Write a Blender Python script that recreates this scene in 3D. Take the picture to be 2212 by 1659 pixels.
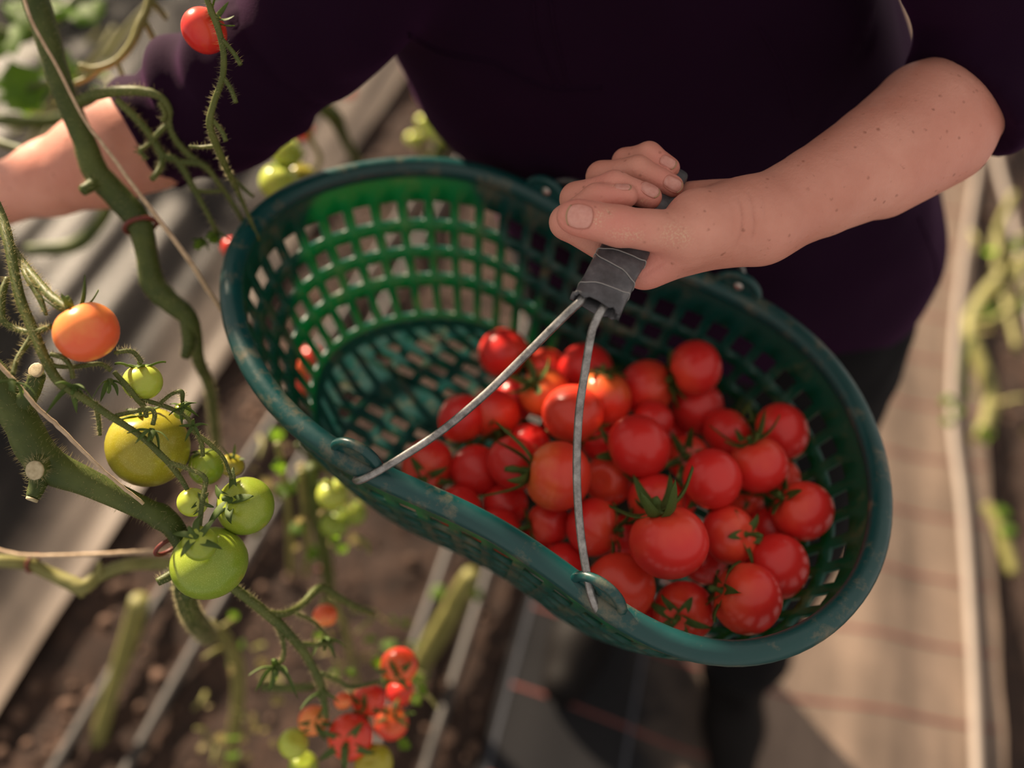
import bpy, math, random
import numpy as np
from math import sin, cos, pi, radians, sqrt
from mathutils import Vector, Matrix, noise
from mathutils.bvhtree import BVHTree

random.seed(7); np.random.seed(7)
for o in list(bpy.data.objects): bpy.data.objects.remove(o)
scene = bpy.context.scene
COL = scene.collection

# ------------------------------------------------------------------ camera
CAM = np.array([0.0, 0.0, 1.55]); PITCH = radians(50); ROLL = radians(20)
FPX = 35/36*2212
FW = np.array([0, cos(PITCH), -sin(PITCH)])
_r0 = np.array([1.0, 0, 0]); _u0 = np.array([0, sin(PITCH), cos(PITCH)])
CX = cos(ROLL)*_r0 + sin(ROLL)*_u0
CY = cos(ROLL)*_u0 - sin(ROLL)*_r0
cam = bpy.data.cameras.new('camera'); camo = bpy.data.objects.new('camera', cam); COL.objects.link(camo)
cam.sensor_width = 36; cam.lens = 35; cam.clip_start = 0.02; cam.clip_end = 60
camo.matrix_world = Matrix(((CX[0], CY[0], -FW[0], CAM[0]), (CX[1], CY[1], -FW[1], CAM[1]),
                            (CX[2], CY[2], -FW[2], CAM[2]), (0, 0, 0, 1)))
cam.dof.use_dof = True; cam.dof.focus_distance = 0.655; cam.dof.aperture_fstop = 2.0; cam.dof.aperture_blades = 0
scene.camera = camo

# ------------------------------------------------------------------ light
w = bpy.data.worlds.new('World'); scene.world = w; w.use_nodes = True
bg = w.node_tree.nodes['Background']; bg.inputs[0].default_value = (1.0, 0.90, 0.82, 1); bg.inputs[1].default_value = 0.56
SUN = np.array([-0.78, 0.52, 0.33]); SUN /= np.linalg.norm(SUN)
sl = bpy.data.lights.new('sun', 'SUN'); sl.energy = 12.0; sl.angle = radians(2.5); sl.color = (1.0, 0.80, 0.58)
so = bpy.data.objects.new('sun', sl); COL.objects.link(so); so.location = (-3, 4, 4)
so.rotation_euler = Vector(SUN).to_track_quat('Z', 'Y').to_euler()
vs = scene.view_settings
vs.view_transform = 'Standard'; vs.look = 'None'; vs.gamma = 1.0; vs.exposure = 0.25; vs.use_curve_mapping = False

# ------------------------------------------------------------------ helpers
def ray(x, y): return FW + (x-1106)/FPX*CX + (829.5-y)/FPX*CY
def at(x, y, t): return CAM + t*ray(x, y)
def gnd(x, y, z=0.0):
    d = ray(x, y); return CAM + (z-CAM[2])/d[2]*d
def pxr(px, t): return px*t/FPX
ORG = {}
def link(o, parent):
    COL.objects.link(o)
    if parent is not None: o.parent = parent
    return o
def tag(o, label=None, cat=None, group=None, kind=None):
    if label: o['label'] = label
    if cat: o['category'] = cat
    if group: o['group'] = group
    if kind: o['kind'] = kind
    return o
def thing(name, label, cat, loc, group=None):
    o = bpy.data.objects.new(name, None); o.empty_display_size = 0.05
    COL.objects.link(o); o.location = [float(v) for v in loc]; ORG[o] = np.array(loc, float)
    return tag(o, label, cat, group)
def mk_mesh(name, V, F, smooth=True):
    me = bpy.data.meshes.new(name)
    V = np.asarray(V, float)
    if isinstance(F, np.ndarray) and F.ndim == 2:
        n, k = F.shape
        me.vertices.add(len(V)); me.vertices.foreach_set('co', V.ravel())
        me.loops.add(n*k); me.loops.foreach_set('vertex_index', F.ravel().astype(np.int32))
        me.polygons.add(n); me.polygons.foreach_set('loop_start', np.arange(0, n*k, k, dtype=np.int32))
        me.update(calc_edges=True)
    else:
        me.from_pydata(V.tolist(), [], [list(map(int, f)) for f in F]); me.update()
    if smooth: me.polygons.foreach_set('use_smooth', [True]*len(me.polygons))
    return me
def part(name, VF, mat, parent=None, smooth=True, label=None, origin=None):
    V, F = VF; V = np.asarray(V, float)
    if parent is not None: org = ORG[parent]
    elif origin is not None: org = np.array(origin, float)
    else: org = np.array([V[:, 0].mean(), V[:, 1].mean(), V[:, 2].min()])
    me = mk_mesh(name, V-org, F, smooth); me.materials.append(mat)
    o = bpy.data.objects.new(name, me); link(o, parent)
    if parent is None: o.location = org.tolist()
    ORG[o] = org
    if label: o['label'] = label
    return o
def join(*ps):
    Vs, Fs, n = [], [], 0
    for V, F in ps:
        Vs.append(np.asarray(V, float)); Fs += [[i+n for i in f] for f in F]; n += len(V)
    return np.vstack(Vs), Fs
def cr(P, n):
    """Catmull-Rom resample of rows of P to about n points."""
    P = np.asarray(P, float); Q = np.vstack([2*P[0]-P[1], P, 2*P[-1]-P[-2]])
    m = len(P)-1; out = []
    for k in range(n):
        s = k/(n-1)*m; i = min(int(s), m-1); u = s-i
        a, b, c, d = Q[i], Q[i+1], Q[i+2], Q[i+3]
        out.append(0.5*(2*b+(c-a)*u+(2*a-5*b+4*c-d)*u*u+(3*b-a-3*c+d)*u**3))
    return np.array(out)
def tube(P, R, sides=8, closed=False, caps=True, flat=None):
    """Tube along P with radii R. flat=(axis vector, factor) squashes the section."""
    P = np.asarray(P, float); n = len(P); R = np.broadcast_to(np.asarray(R, float), (n,))
    T = np.roll(P, -1, 0)-np.roll(P, 1, 0) if closed else np.gradient(P, axis=0)
    T /= np.linalg.norm(T, axis=1)[:, None]+1e-12
    ref = np.array([0, 0, 1.0]) if abs(T[0][2]) < .9 else np.array([1.0, 0, 0])
    N = ref-T[0]*(ref@T[0]); N /= np.linalg.norm(N)
    V = []; ang = np.arange(sides)/sides*2*pi
    for i in range(n):
        N = N-T[i]*(N@T[i]); N /= np.linalg.norm(N)+1e-12; B = np.cross(T[i], N)
        ring = P[i]+R[i]*(np.cos(ang)[:, None]*N+np.sin(ang)[:, None]*B)
        V.append(ring)
    V = np.vstack(V); F = []
    for i in range(n if closed else n-1):
        j = (i+1) % n
        for s in range(sides):
            t = (s+1) % sides
            F.append([i*sides+s, i*sides+t, j*sides+t, j*sides+s])
    if caps and not closed:
        F.append(list(range(sides))[::-1]); F.append([(n-1)*sides+s for s in range(sides)])
    return V, F
def ptube(pts, n=None, sides=8, **k):
    """pts rows (px, py, depth, radius_px) -> smooth tube in the world."""
    W = np.array([list(at(p[0], p[1], p[2]))+[pxr(p[3], p[2])] for p in pts])
    W = cr(W, n or max(6, 5*len(pts)))
    return tube(W[:, :3], np.maximum(W[:, 3], 3e-4), sides, **k)
def wpath(pts, n=None):
    W = np.array([list(at(p[0], p[1], p[2]))+[pxr(p[3], p[2])] for p in pts])
    return cr(W, n or max(6, 5*len(pts)))

def grow(W):
    """carry a stem that starts outside the picture further up, as it would grow or hang"""
    d = W[0, :3]-W[1, :3]; d /= np.linalg.norm(d); up = np.array([0, 0, 1.0]); r = W[0, 3]
    E_ = np.array([list(W[0, :3]+d*a+up*b)+[r*c] for a, b, c in ((.10, .46, .8), (.09, .34, .85), (.085, .22, .9), (.07, .12, .95), (.04, .045, 1))])
    return np.vstack([E_, W])

# ------------------------------------------------------------------ materials
def newmat(name):
    m = bpy.data.materials.new(name); m.use_nodes = True
    nt = m.node_tree; b = nt.nodes['Principled BSDF']; return m, nt, b
def nd(nt, t, **k):
    n = nt.nodes.new(t)
    for a, v in k.items():
        if a in n.inputs.keys(): n.inputs[a].default_value = v
        else: setattr(n, a, v)
    return n
def coords(nt, which='Object'):
    return nt.nodes.new('ShaderNodeTexCoord').outputs[which]
def ramp(nt, fac, stops, interp='LINEAR'):
    r = nt.nodes.new('ShaderNodeValToRGB'); r.color_ramp.interpolation = interp
    e = r.color_ramp.elements
    while len(e) < len(stops): e.new(0.5)
    for i, (p, c) in enumerate(stops):
        e[i].position = p; e[i].color = (*c, 1) if len(c) == 3 else c
    nt.links.new(fac, r.inputs[0]); return r.outputs[0]
def noisetex(nt, vec, scale, detail=4, rough=.55):
    n = nd(nt, 'ShaderNodeTexNoise', Scale=scale, Detail=detail, Roughness=rough)
    if vec is not None: nt.links.new(vec, n.inputs['Vector'])
    return n.outputs['Fac']
def mix(nt, fac, a, b, mode='MIX'):
    m = nt.nodes.new('ShaderNodeMix'); m.data_type = 'RGBA'; m.blend_type = mode
    for s, v in ((0, fac), (6, a), (7, b)):
        if hasattr(v, 'is_linked') or isinstance(v, bpy.types.NodeSocket): nt.links.new(v, m.inputs[s])
        elif s == 0: m.inputs[0].default_value = v
        else: m.inputs[s].default_value = (*v, 1)
    return m.outputs[2]
def math_(nt, op, a, b=0.0):
    m = nt.nodes.new('ShaderNodeMath'); m.operation = op
    for i, v in enumerate((a, b)):
        if isinstance(v, bpy.types.NodeSocket): nt.links.new(v, m.inputs[i])
        else: m.inputs[i].default_value = v
    return m.outputs[0]
def bump(nt, b, h, strength=.3, dist=.001):
    n = nt.nodes.new('ShaderNodeBump'); n.inputs['Strength'].default_value = strength; n.inputs['Distance'].default_value = dist
    nt.links.new(h, n.inputs['Height']); nt.links.new(n.outputs[0], b.inputs['Normal'])
def setp(b, **k):
    for a, v in k.items(): b.inputs[a.replace('_', ' ')].default_value = v
def add_translucent(nt, b, col, fac):
    out = nt.nodes['Material Output']; t = nt.nodes.new('ShaderNodeBsdfTranslucent'); t.inputs[0].default_value = (*col, 1)
    m = nt.nodes.new('ShaderNodeMixShader'); m.inputs[0].default_value = fac
    nt.links.new(b.outputs[0], m.inputs[1]); nt.links.new(t.outputs[0], m.inputs[2]); nt.links.new(m.outputs[0], out.inputs[0])
    return t

def tomato_mat(name, body, shoulder, spread=.25, sss=.12, rough=.28, speck=0.0, speckc=(.8, .8, .4)):
    m, nt, b = newmat(name)
    c = coords(nt); sep = nt.nodes.new('ShaderNodeSeparateXYZ'); nt.links.new(c, sep.inputs[0])
    n1 = noisetex(nt, c, 1.6, 3); oi = nt.nodes.new('ShaderNodeObjectInfo')
    f = math_(nt, 'ADD', math_(nt, 'MULTIPLY', sep.outputs[2], .45), math_(nt, 'MULTIPLY', n1, .7))
    f = math_(nt, 'ADD', f, math_(nt, 'MULTIPLY', math_(nt, 'SUBTRACT', oi.outputs['Random'], .5), spread))
    col = ramp(nt, f, [(.28, body), (.78, shoulder)])
    if speck:
        s = noisetex(nt, c, 42, 1, .4)
        col = mix(nt, math_(nt, 'MULTIPLY', ramp(nt, s, [(.56, (0, 0, 0)), (.7, (1, 1, 1))]), speck), col, speckc)
    nt.links.new(col, b.inputs['Base Color'])
    setp(b, Roughness=rough, Subsurface_Weight=sss, Subsurface_Scale=.01)
    b.inputs['Subsurface Radius'].default_value = (1.0, .35, .2)
    b.inputs['Specular IOR Level'].default_value = .45
    return m
M = {}
M['red'] = tomato_mat('tomato_skin_red', (.66, .026, .022), (.74, .075, .032))
M['orangered'] = tomato_mat('tomato_skin_orange_red', (.70, .05, .025), (.80, .17, .04))
M['orange'] = tomato_mat('tomato_skin_orange', (.78, .13, .045), (.85, .30, .08), sss=.25)
M['green'] = tomato_mat('tomato_skin_green', (.20, .30, .022), (.30, .36, .035), sss=.25, speck=.35, speckc=(.5, .58, .16))
M['olive'] = tomato_mat('tomato_skin_olive', (.30, .27, .02), (.42, .36, .03), sss=.25, speck=.35, speckc=(.62, .58, .16))
M['lime'] = tomato_mat('tomato_skin_lime', (.40, .48, .05), (.48, .55, .09), sss=.3, speck=.2, speckc=(.62, .68, .2))

def plant_mat(name, dark, light, tr, trf=.2, rough=.55, scale=40):
    m, nt, b = newmat(name); c = coords(nt)
    nt.links.new(ramp(nt, noisetex(nt, c, scale, 4), [(.3, dark), (.7, light)]), b.inputs['Base Color'])
    setp(b, Roughness=rough); b.inputs['Specular IOR Level'].default_value = .35
    bump(nt, b, noisetex(nt, c, scale*8, 3), .25, .001)
    if trf: add_translucent(nt, b, tr, trf)
    return m
M['stem'] = plant_mat('vine_stem', (.035, .058, .010), (.095, .12, .026), (.3, .3, .05), .08)
M['stem_pale'] = plant_mat('vine_stem_pale', (.15, .15, .045), (.29, .27, .09), (.4, .35, .1), .1)
M['twig'] = plant_mat('vine_twig', (.055, .082, .016), (.13, .15, .035), (.35, .36, .06), .12)
M['sepal'] = plant_mat('sepal_green', (.05, .095, .018), (.12, .18, .04), (.28, .38, .05), .25)
M['leaf'] = plant_mat('leaf_green', (.06, .13, .012), (.12, .22, .02), (.3, .55, .03), .5, scale=20)
M['hair'] = plant_mat('stem_hair_pale', (.5, .45, .25), (.6, .55, .3), (.8, .7, .4), .4)
M['cut'] = plant_mat('cut_stem_end', (.35, .28, .16), (.55, .47, .3), (0, 0, 0), 0, scale=300)
M['twine'] = plant_mat('twine_fibre', (.42, .30, .19), (.62, .47, .32), (0, 0, 0), 0, rough=.8, scale=200)
M['clip'] = plant_mat('vine_clip_brownish_red', (.12, .025, .02), (.2, .045, .035), (0, 0, 0), 0, rough=.45)

def plastic(name='basket_green_plastic', thin=True):
    m, nt, b = newmat(name); c = coords(nt)
    base = mix(nt, noisetex(nt, c, 9, 4), (.0014, .038, .039), (.003, .064, .062))
    dirt = ramp(nt, noisetex(nt, c, 34, 6, .7), [(.53, (0, 0, 0)), (.68, (1, 1, 1))])
    col = mix(nt, math_(nt, 'MULTIPLY', dirt, .7), base, (.16, .135, .085))
    nt.links.new(col, b.inputs['Base Color'])
    nt.links.new(ramp(nt, noisetex(nt, c, 50, 4), [(.3, (.28,)*3), (.8, (.55,)*3)]), b.inputs['Roughness'])
    bump(nt, b, noisetex(nt, c, 220, 3), .15, .0006)
    if thin: add_translucent(nt, b, (.006, .58, .16), .25)
    return m
M['plastic'] = plastic(); M['rim'] = plastic('basket_rim_plastic', False)
def metal(name, a, bb, rough=.42, metallic=.85, scale=120):
    m, nt, b = newmat(name); c = coords(nt)
    n1 = noisetex(nt, c, scale, 6, .7)
    nt.links.new(ramp(nt, n1, [(.35, a), (.65, bb)]), b.inputs['Base Color'])
    setp(b, Metallic=metallic, Roughness=rough); bump(nt, b, n1, .3, .0005)
    return m
M['wire'] = metal('galvanised_wire', (.16, .155, .15), (.42, .41, .40))
M['rivet'] = metal('rivet_metal', (.35, .32, .29), (.6, .56, .52), .35)
def tape():
    m, nt, b = newmat('worn_grey_tape'); c = coords(nt)
    n1 = noisetex(nt, c, 60, 6, .65); wv = nd(nt, 'ShaderNodeTexNoise', Scale=900., Detail=2.)
    nt.links.new(ramp(nt, n1, [(.35, (.045, .045, .05)), (.55, (.085, .085, .095)), (.72, (.15, .15, .155))]), b.inputs['Base Color'])
    setp(b, Roughness=.42); bump(nt, b, n1, .5, .0015)
    return m
M['tape'] = tape()
m, nt, b = newmat('tape_edge_frayed'); setp(b, Base_Color=(.30, .29, .28, 1), Roughness=.6); M['tape_edge'] = m
def cloth(name, col, sheen, sheent, scale=900, rough=.9):
    m, nt, b = newmat(name); c = coords(nt)
    n1 = noisetex(nt, c, 14, 4)
    nt.links.new(mix(nt, n1, tuple(v*.75 for v in col), tuple(v*1.25 for v in col)), b.inputs['Base Color'])
    setp(b, Roughness=rough, Sheen_Weight=sheen, Sheen_Roughness=.5); b.inputs['Sheen Tint'].default_value = (*sheent, 1)
    b.inputs['Specular IOR Level'].default_value = .1
    bump(nt, b, noisetex(nt, c, scale, 3), .35, .001)
    return m
M['fleece'] = cloth('purple_fleece', (.010, .0018, .0105), .085, (.55, .12, .55))
M['trousers'] = cloth('black_trousers', (.006, .006, .007), .03, (.5, .5, .55))
M['boot'] = cloth('black_boot', (.008, .007, .007), 0, (1, 1, 1), rough=.6)
M['hairdark'] = cloth('dark_hair', (.03, .018, .01), 0, (1, 1, 1), rough=.5)
def skin():
    m, nt, b = newmat('skin'); c = coords(nt)
    n1 = noisetex(nt, c, 22, 4); base = ramp(nt, n1, [(.3, (.57, .235, .17)), (.7, (.70, .33, .25))])
    n2 = noisetex(nt, c, 9, 2); base = mix(nt, ramp(nt, n2, [(.5, (0, 0, 0)), (.75, (.5,)*3)]), base, (.62, .22, .165))
    at_ = nt.nodes.new('ShaderNodeAttribute'); at_.attribute_name = 'flush'
    base = mix(nt, math_(nt, 'MULTIPLY', at_.outputs['Fac'], .8), base, (.72, .27, .22))
    vo = nd(nt, 'ShaderNodeTexVoronoi', Scale=135.); nt.links.new(c, vo.inputs['Vector'])
    fr = ramp(nt, vo.outputs['Distance'], [(.10, (1, 1, 1)), (.24, (0, 0, 0))])
    big = noisetex(nt, c, 160, 2); fr = math_(nt, 'MULTIPLY', fr, ramp(nt, big, [(.5, (0, 0, 0)), (.62, (1, 1, 1))]))
    base = mix(nt, math_(nt, 'MULTIPLY', fr, .55), base, (.22, .07, .04))
    fl = nt.nodes.new('ShaderNodeAttribute'); fl.attribute_name = 'flaky'
    fn = ramp(nt, noisetex(nt, c, 900, 4, .7), [(.5, (0, 0, 0)), (.6, (1, 1, 1))])
    base = mix(nt, math_(nt, 'MULTIPLY', math_(nt, 'MULTIPLY', fl.outputs['Fac'], fn), .8), base, (.72, .55, .36))
    nt.links.new(base, b.inputs['Base Color'])
    setp(b, Roughness=.48, Subsurface_Weight=.12, Subsurface_Scale=.006)
    b.inputs['Subsurface Radius'].default_value = (1, .35, .2); b.inputs['Specular IOR Level'].default_value = .35
    mp = nd(nt, 'ShaderNodeMapping'); mp.inputs['Scale'].default_value = (1, .5, .5); nt.links.new(c, mp.inputs[0])
    h = math_(nt, 'ADD', noisetex(nt, mp.outputs[0], 700, 3), math_(nt, 'MULTIPLY', noisetex(nt, c, 220, 3), 1.2))
    bump(nt, b, h, .3, .0012)
    return m
M['skin'] = skin()
m, nt, b = newmat('fingernail'); setp(b, Roughness=.3, Subsurface_Weight=.1, Subsurface_Scale=.004)
nt.links.new(ramp(nt, noisetex(nt, coords(nt), 250, 3), [(.3, (.60, .26, .21)), (.7, (.70, .35, .29))]), b.inputs['Base Color']); M['nail'] = m
m, nt, b = newmat('nail_edge'); setp(b, Base_Color=(.42, .27, .15, 1), Roughness=.5); M['nail_edge'] = m
m, nt, b = newmat('cuticle'); setp(b, Base_Color=(.50, .19, .14, 1), Roughness=.55); M['cuticle'] = m

def soil():
    m, nt, b = newmat('soil_brown'); c = coords(nt)
    n1 = noisetex(nt, c, 26, 7, .7); n2 = noisetex(nt, c, 3.2, 3)
    col = ramp(nt, n1, [(.3, (.012, .006, .004)), (.5, (.036, .018, .012)), (.72, (.095, .05, .032))])
    col = mix(nt, ramp(nt, n2, [(.4, (0, 0, 0)), (.7, (.5,)*3)]), col, (.06, .034, .024))
    nt.links.new(col, b.inputs['Base Color']); setp(b, Roughness=.95)
    bump(nt, b, n1, .9, .02)
    return m
M['soil'] = soil()
m, nt, b = newmat('clod'); nt.links.new(ramp(nt, noisetex(nt, coords(nt), 30, 4), [(.3, (.04, .022, .014)), (.7, (.17, .10, .07))]), b.inputs['Base Color']); setp(b, Roughness=.95); M['clod'] = m
def fabric(name, lo, hi, rough, spec, dusty_shaded=False, hemdust=False):
    m, nt, b = newmat(name); c = coords(nt)
    mp = nd(nt, 'ShaderNodeMapping'); mp.inputs['Scale'].default_value = (9, .9, 1); nt.links.new(c, mp.inputs[0])
    n1 = noisetex(nt, mp.outputs[0], 1.0, 6, .65); n2 = noisetex(nt, c, 5, 5, .7)
    f = math_(nt, 'ADD', math_(nt, 'MULTIPLY', n1, .6), math_(nt, 'MULTIPLY', n2, .4))
    col = ramp(nt, f, [(.34, lo), (.66, hi)])
    if dusty_shaded:      # bed side near black: the person's shade painted into the colour
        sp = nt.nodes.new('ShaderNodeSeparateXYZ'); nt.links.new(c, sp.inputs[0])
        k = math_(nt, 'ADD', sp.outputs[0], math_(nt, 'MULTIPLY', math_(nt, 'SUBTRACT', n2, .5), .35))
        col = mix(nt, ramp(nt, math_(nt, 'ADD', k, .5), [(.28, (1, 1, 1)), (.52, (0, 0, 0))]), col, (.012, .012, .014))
    if hemdust:    # pale dry dust along the edge of the sheet
        sp = nt.nodes.new('ShaderNodeSeparateXYZ'); nt.links.new(c, sp.inputs[0])
        k = math_(nt, 'ADD', sp.outputs[0], math_(nt, 'MULTIPLY', math_(nt, 'SUBTRACT', n2, .5), .10))
        col = mix(nt, math_(nt, 'MULTIPLY', ramp(nt, k, [(.63, (0, 0, 0)), (.69, (1, 1, 1))]), n1), col, (.29, .235, .195))
    nt.links.new(col, b.inputs['Base Color'])
    setp(b, Roughness=rough); b.inputs['Specular IOR Level'].default_value = spec
    wv = nt.nodes.new('ShaderNodeTexWave'); wv.inputs['Scale'].default_value = 90; nt.links.new(c, wv.inputs[0])
    bump(nt, b, math_(nt, 'ADD', wv.outputs['Fac'], math_(nt, 'MULTIPLY', n1, 3.)), .25, .002)
    return m
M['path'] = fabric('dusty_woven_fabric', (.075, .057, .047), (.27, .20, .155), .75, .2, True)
M['plasticfilm'] = fabric('black_woven_fabric_shiny', (.003, .003, .004), (.024, .019, .017), .42, .12, hemdust=True)
def plain(name, col, rough=.6, metallic=0):
    m, nt, b = newmat(name); c = coords(nt)
    nt.links.new(mix(nt, noisetex(nt, c, 30, 4), tuple(v*.8 for v in col), tuple(v*1.2 for v in col)), b.inputs['Base Color'])
    setp(b, Roughness=rough, Metallic=metallic); return m
M['redthread'] = plain('red_thread', (.17, .045, .038), .8)
M['bluethread'] = plain('pale_blue_thread', (.055, .06, .075), .8)
M['dry'] = plant_mat('withered_leaf', (.12, .10, .035), (.26, .21, .08), (.4, .33, .12), .3, scale=60)
M['pipe'] = plain('drip_pipe_black', (.03, .025, .023), .55)
M['hose'] = plain('pale_hose', (.25, .21, .18), .6)
# ------------------------------------------------------------------ ground
def fnoise(x, y, s, seed=0.0): return noise.noise(Vector((x*s, y*s, seed)))
def sheet(x0, x1, y0, y1, nx, ny, zf, edge=None):
    V = []; F = []
    for j in range(ny+1):
        y = y0+(y1-y0)*j/ny
        e0 = edge(y, 0) if edge else 0; e1 = edge(y, 1) if edge else 0
        for i in range(nx+1):
            u = i/nx; x = (x0+e0)+(x1+e1-x0-e0)*u
            V.append((x, y, zf(x, y)))
    for j in range(ny):
        for i in range(nx):
            a = j*(nx+1)+i; F.append([a, a+1, a+nx+2, a+nx+1])
    return np.array(V), F
def soil_z(x, y):
    z = .012*fnoise(x, y, 5)+.012*fnoise(x, y, 14, 3)+.006*fnoise(x, y, 40, 5)
    if -.53 < x < .15: z += .012*sin(pi*(x+.53)/.68)
    else: z -= .012
    return z-.004
fl = part('floor', sheet(-2.6, 3.0, -.6, 5.2, 280, 290, soil_z), M['soil'], origin=(0, 0, 0)); fl['kind'] = 'structure'
def path_z(x, y): return .012+.006*fnoise(x*1.5, y, 3.2, 1)+.004*fnoise(x*4, y*.6, 3, 2)+.004*sin(x*23+y*2)
def film_z(x, y): return .024+.022*fnoise(x*8+.4*y, y*.5, 1.0, 8)+.014*fnoise(x*17+.3*y, y*.8, 1.0, 9)+.003*fnoise(x, y, 8, 4)
pf = thing('ground_cover_fabric', 'dusty brown woven ground fabric with red threads under the person', 'ground fabric', (.59, 1.5, .0))
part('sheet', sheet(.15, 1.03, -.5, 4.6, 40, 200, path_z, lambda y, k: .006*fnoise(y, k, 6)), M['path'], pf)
for i in range(26):
    y = -.36+.15*i
    xs = np.linspace(.165, 1.02, 26); sk = .13
    P = np.array([(x, y+.2*max(0, x-.62)+.003*sin(x*7+i), 0) for x in xs])
    V = []; F = []
    for (x, yy, _) in P:
        for d in (-.0028, .0028): V.append((x, yy+d, path_z(x, yy+d)+.0012))
    F = [[2*k, 2*k+1, 2*k+3, 2*k+2][::-1] for k in range(len(P)-1)]
    part('woven_stripe', (np.array(V), F), M['redthread'], pf)
for xx in (.165, .375):
    ys = np.linspace(-.45, 4.5, 140); V = []
    for y in ys:
        for d in (-.003, .003): V.append((xx+d+.004*sin(y*5), y, path_z(xx+d, y)+.0015))
    part('woven_stripe', (np.array(V), [[2*k, 2*k+2, 2*k+3, 2*k+1][::-1] for k in range(len(ys)-1)]), M['bluethread'], pf)
lf = part('ground_cover_fabric', sheet(-2.2, -.53, -.5, 5.0, 170, 170, film_z, lambda y, k: (.012*fnoise(y, k, 3) if k else 0)), M['plasticfilm'], origin=(-1.3, 1.5, 0))
tag(lf, 'shiny black wrinkled ground fabric left of the soil bed', 'ground fabric')
# drip pipes along the bed
for x, dr, lab in ((-.405, .05, 'dark drip pipe nearest the wrinkled black fabric'), (-.33, .045, 'dark drip pipe second from the wrinkled black fabric'),
                   (-.012, -.02, 'grey drip pipe on the soil left of the pale cut stem'), (.068, .025, 'grey drip pipe closest to the edge of the brown fabric')):
    ys = np.linspace(-.4, 4.6, 60)
    P = np.array([(x+dr*max(0, y-.5)*.6+.012*sin(y*2.1+x*20), y, soil_z(x, y)*.3+.022) for y in ys])
    tag(part('drip_pipe', tube(P, .0095, 8), M['pipe']), lab, 'drip pipe', 'drip pipes along the bed')
# pale hoses on the right
def hose(pts, r, lab):
    P = cr(np.array([gnd(x, y, z) for x, y, z in pts]), 60)
    tag(part('hose', tube(P, r, 8), M['hose']), lab, 'hose', 'pale hoses at the right edge')
hose([(2190, -320, .05), (2150, 0, .045), (2120, 200, .04), (2112, 350, .035), (2088, 520, .035), (2066, 700, .03), (2058, 900, .028), (2080, 1100, .028), (2100, 1400, .028), (2112, 1700, .028), (2130, 2300, .028)], .0095, 'pale grey hose lying along the edge of the brown fabric')
hose([(2180, -320, .05), (2150, -50, .05), (2130, 180, .05), (2150, 330, .05), (2180, 450, .045), (2205, 570, .04), (2240, 750, .035), (2300, 1100, .03), (2330, 1700, .03)], .010, 'pale hose on the soil at the far right beside the vines')
# loose clods
cv = []; cf = []
ico = [(-.53, 0, .85), (.53, 0, .85), (-.53, 0, -.85), (.53, 0, -.85), (0, .85, .53), (0, .85, -.53), (0, -.85, .53), (0, -.85, -.53), (.85, .53, 0), (-.85, .53, 0), (.85, -.53, 0), (-.85, -.53, 0)]
icf = [(0, 4, 1), (0, 9, 4), (9, 5, 4), (4, 5, 8), (4, 8, 1), (8, 10, 1), (8, 3, 10), (5, 3, 8), (5, 2, 3), (2, 7, 3), (7, 10, 3), (7, 6, 10), (7, 11, 6), (11, 0, 6), (0, 1, 6), (6, 1, 10), (9, 0, 11), (9, 11, 2), (9, 2, 5), (7, 2, 11)]
for i in range(1500):
    x = random.uniform(-.52, .14) if random.random() < .72 else random.uniform(1.05, 1.6)
    y = random.uniform(-.2, 3.2); s = random.choice((.004, .005, .006, .008, .012)); z = soil_z(x, y)+s*.3
    k = len(cv)
    for v in ico: cv.append((x+s*v[0]*random.uniform(.7, 1.3), y+s*v[1]*random.uniform(.7, 1.3), z+s*.7*v[2]*random.uniform(.7, 1.3)))
    cf += [[a+k, b_+k, c_+k] for a, b_, c_ in icf]
tag(part('soil_clods', (np.array(cv), np.array(cf)), M['clod'], smooth=False), 'loose brown soil crumbs scattered over the bed', 'soil', kind='stuff')

# ------------------------------------------------------------------ basket
BO = np.array([.036, .510, .979])
BA = np.array([.981, -.190, .046]); BA /= np.linalg.norm(BA)
BN = np.array([-.055, -.047, .997]); BN -= BA*(BN@BA); BN /= np.linalg.norm(BN)
BB = np.cross(BN, BA)
def BK(a, b, l=0.0): return BO + np.multiply.outer(a, BA) + np.multiply.outer(b, BB) + np.multiply.outer(np.broadcast_to(l, np.shape(a)), BN)
OUT = np.array([(-.257, -.085), (-.278, -.054), (-.289, -.012), (-.287, .036), (-.269, .078), (-.243, .11), (-.203, .146), (-.163, .168), (-.128, .172), (-.101, .167), (-.05, .1635), (0, .1625), (.048, .163), (.087, .161), (.135, .160), (.182, .138), (.224, .1), (.253, .047), (.264, .008), (.267, -.021), (.263, -.056), (.248, -.1), (.224, -.134), (.199, -.156), (.171, -.168), (.140, -.173), (.115, -.169), (.102, -.171), (.069, -.165), (.032, -.161), (-.004, -.161), (-.04, -.16), (-.075, -.163), (-.103, -.165), (-.135, -.163), (-.165, -.153), (-.202, -.133), (-.238, -.106)])[::-1]
def closed_resample(P, n, keep=7):
    Q = np.vstack([P, P[:1]]); s = np.r_[0, np.cumsum(np.linalg.norm(np.diff(Q, axis=0), axis=1))]
    t = np.linspace(0, s[-1], 512, endpoint=False)
    z = np.interp(t, s, Q[:, 0])+1j*np.interp(t, s, Q[:, 1])
    f = np.fft.fft(z); k = np.fft.fftfreq(512, 1/512); f[np.abs(k) > keep] = 0
    zz = np.fft.ifft(f); idx = np.arange(n)/n*512; tt = np.exp(2j*pi*np.outer(idx/512, k))
    zz = (tt@f)/512
    return np.c_[zz.real, zz.imag]
RIMR = .0088
NCOL = 56; NU = NCOL*3
fr = np.array([.16, .5, .84]); us = (np.repeat(np.arange(NCOL), 3)+np.tile(fr, NCOL))/NCOL
dense = closed_resample(OUT, 1120)
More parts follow.
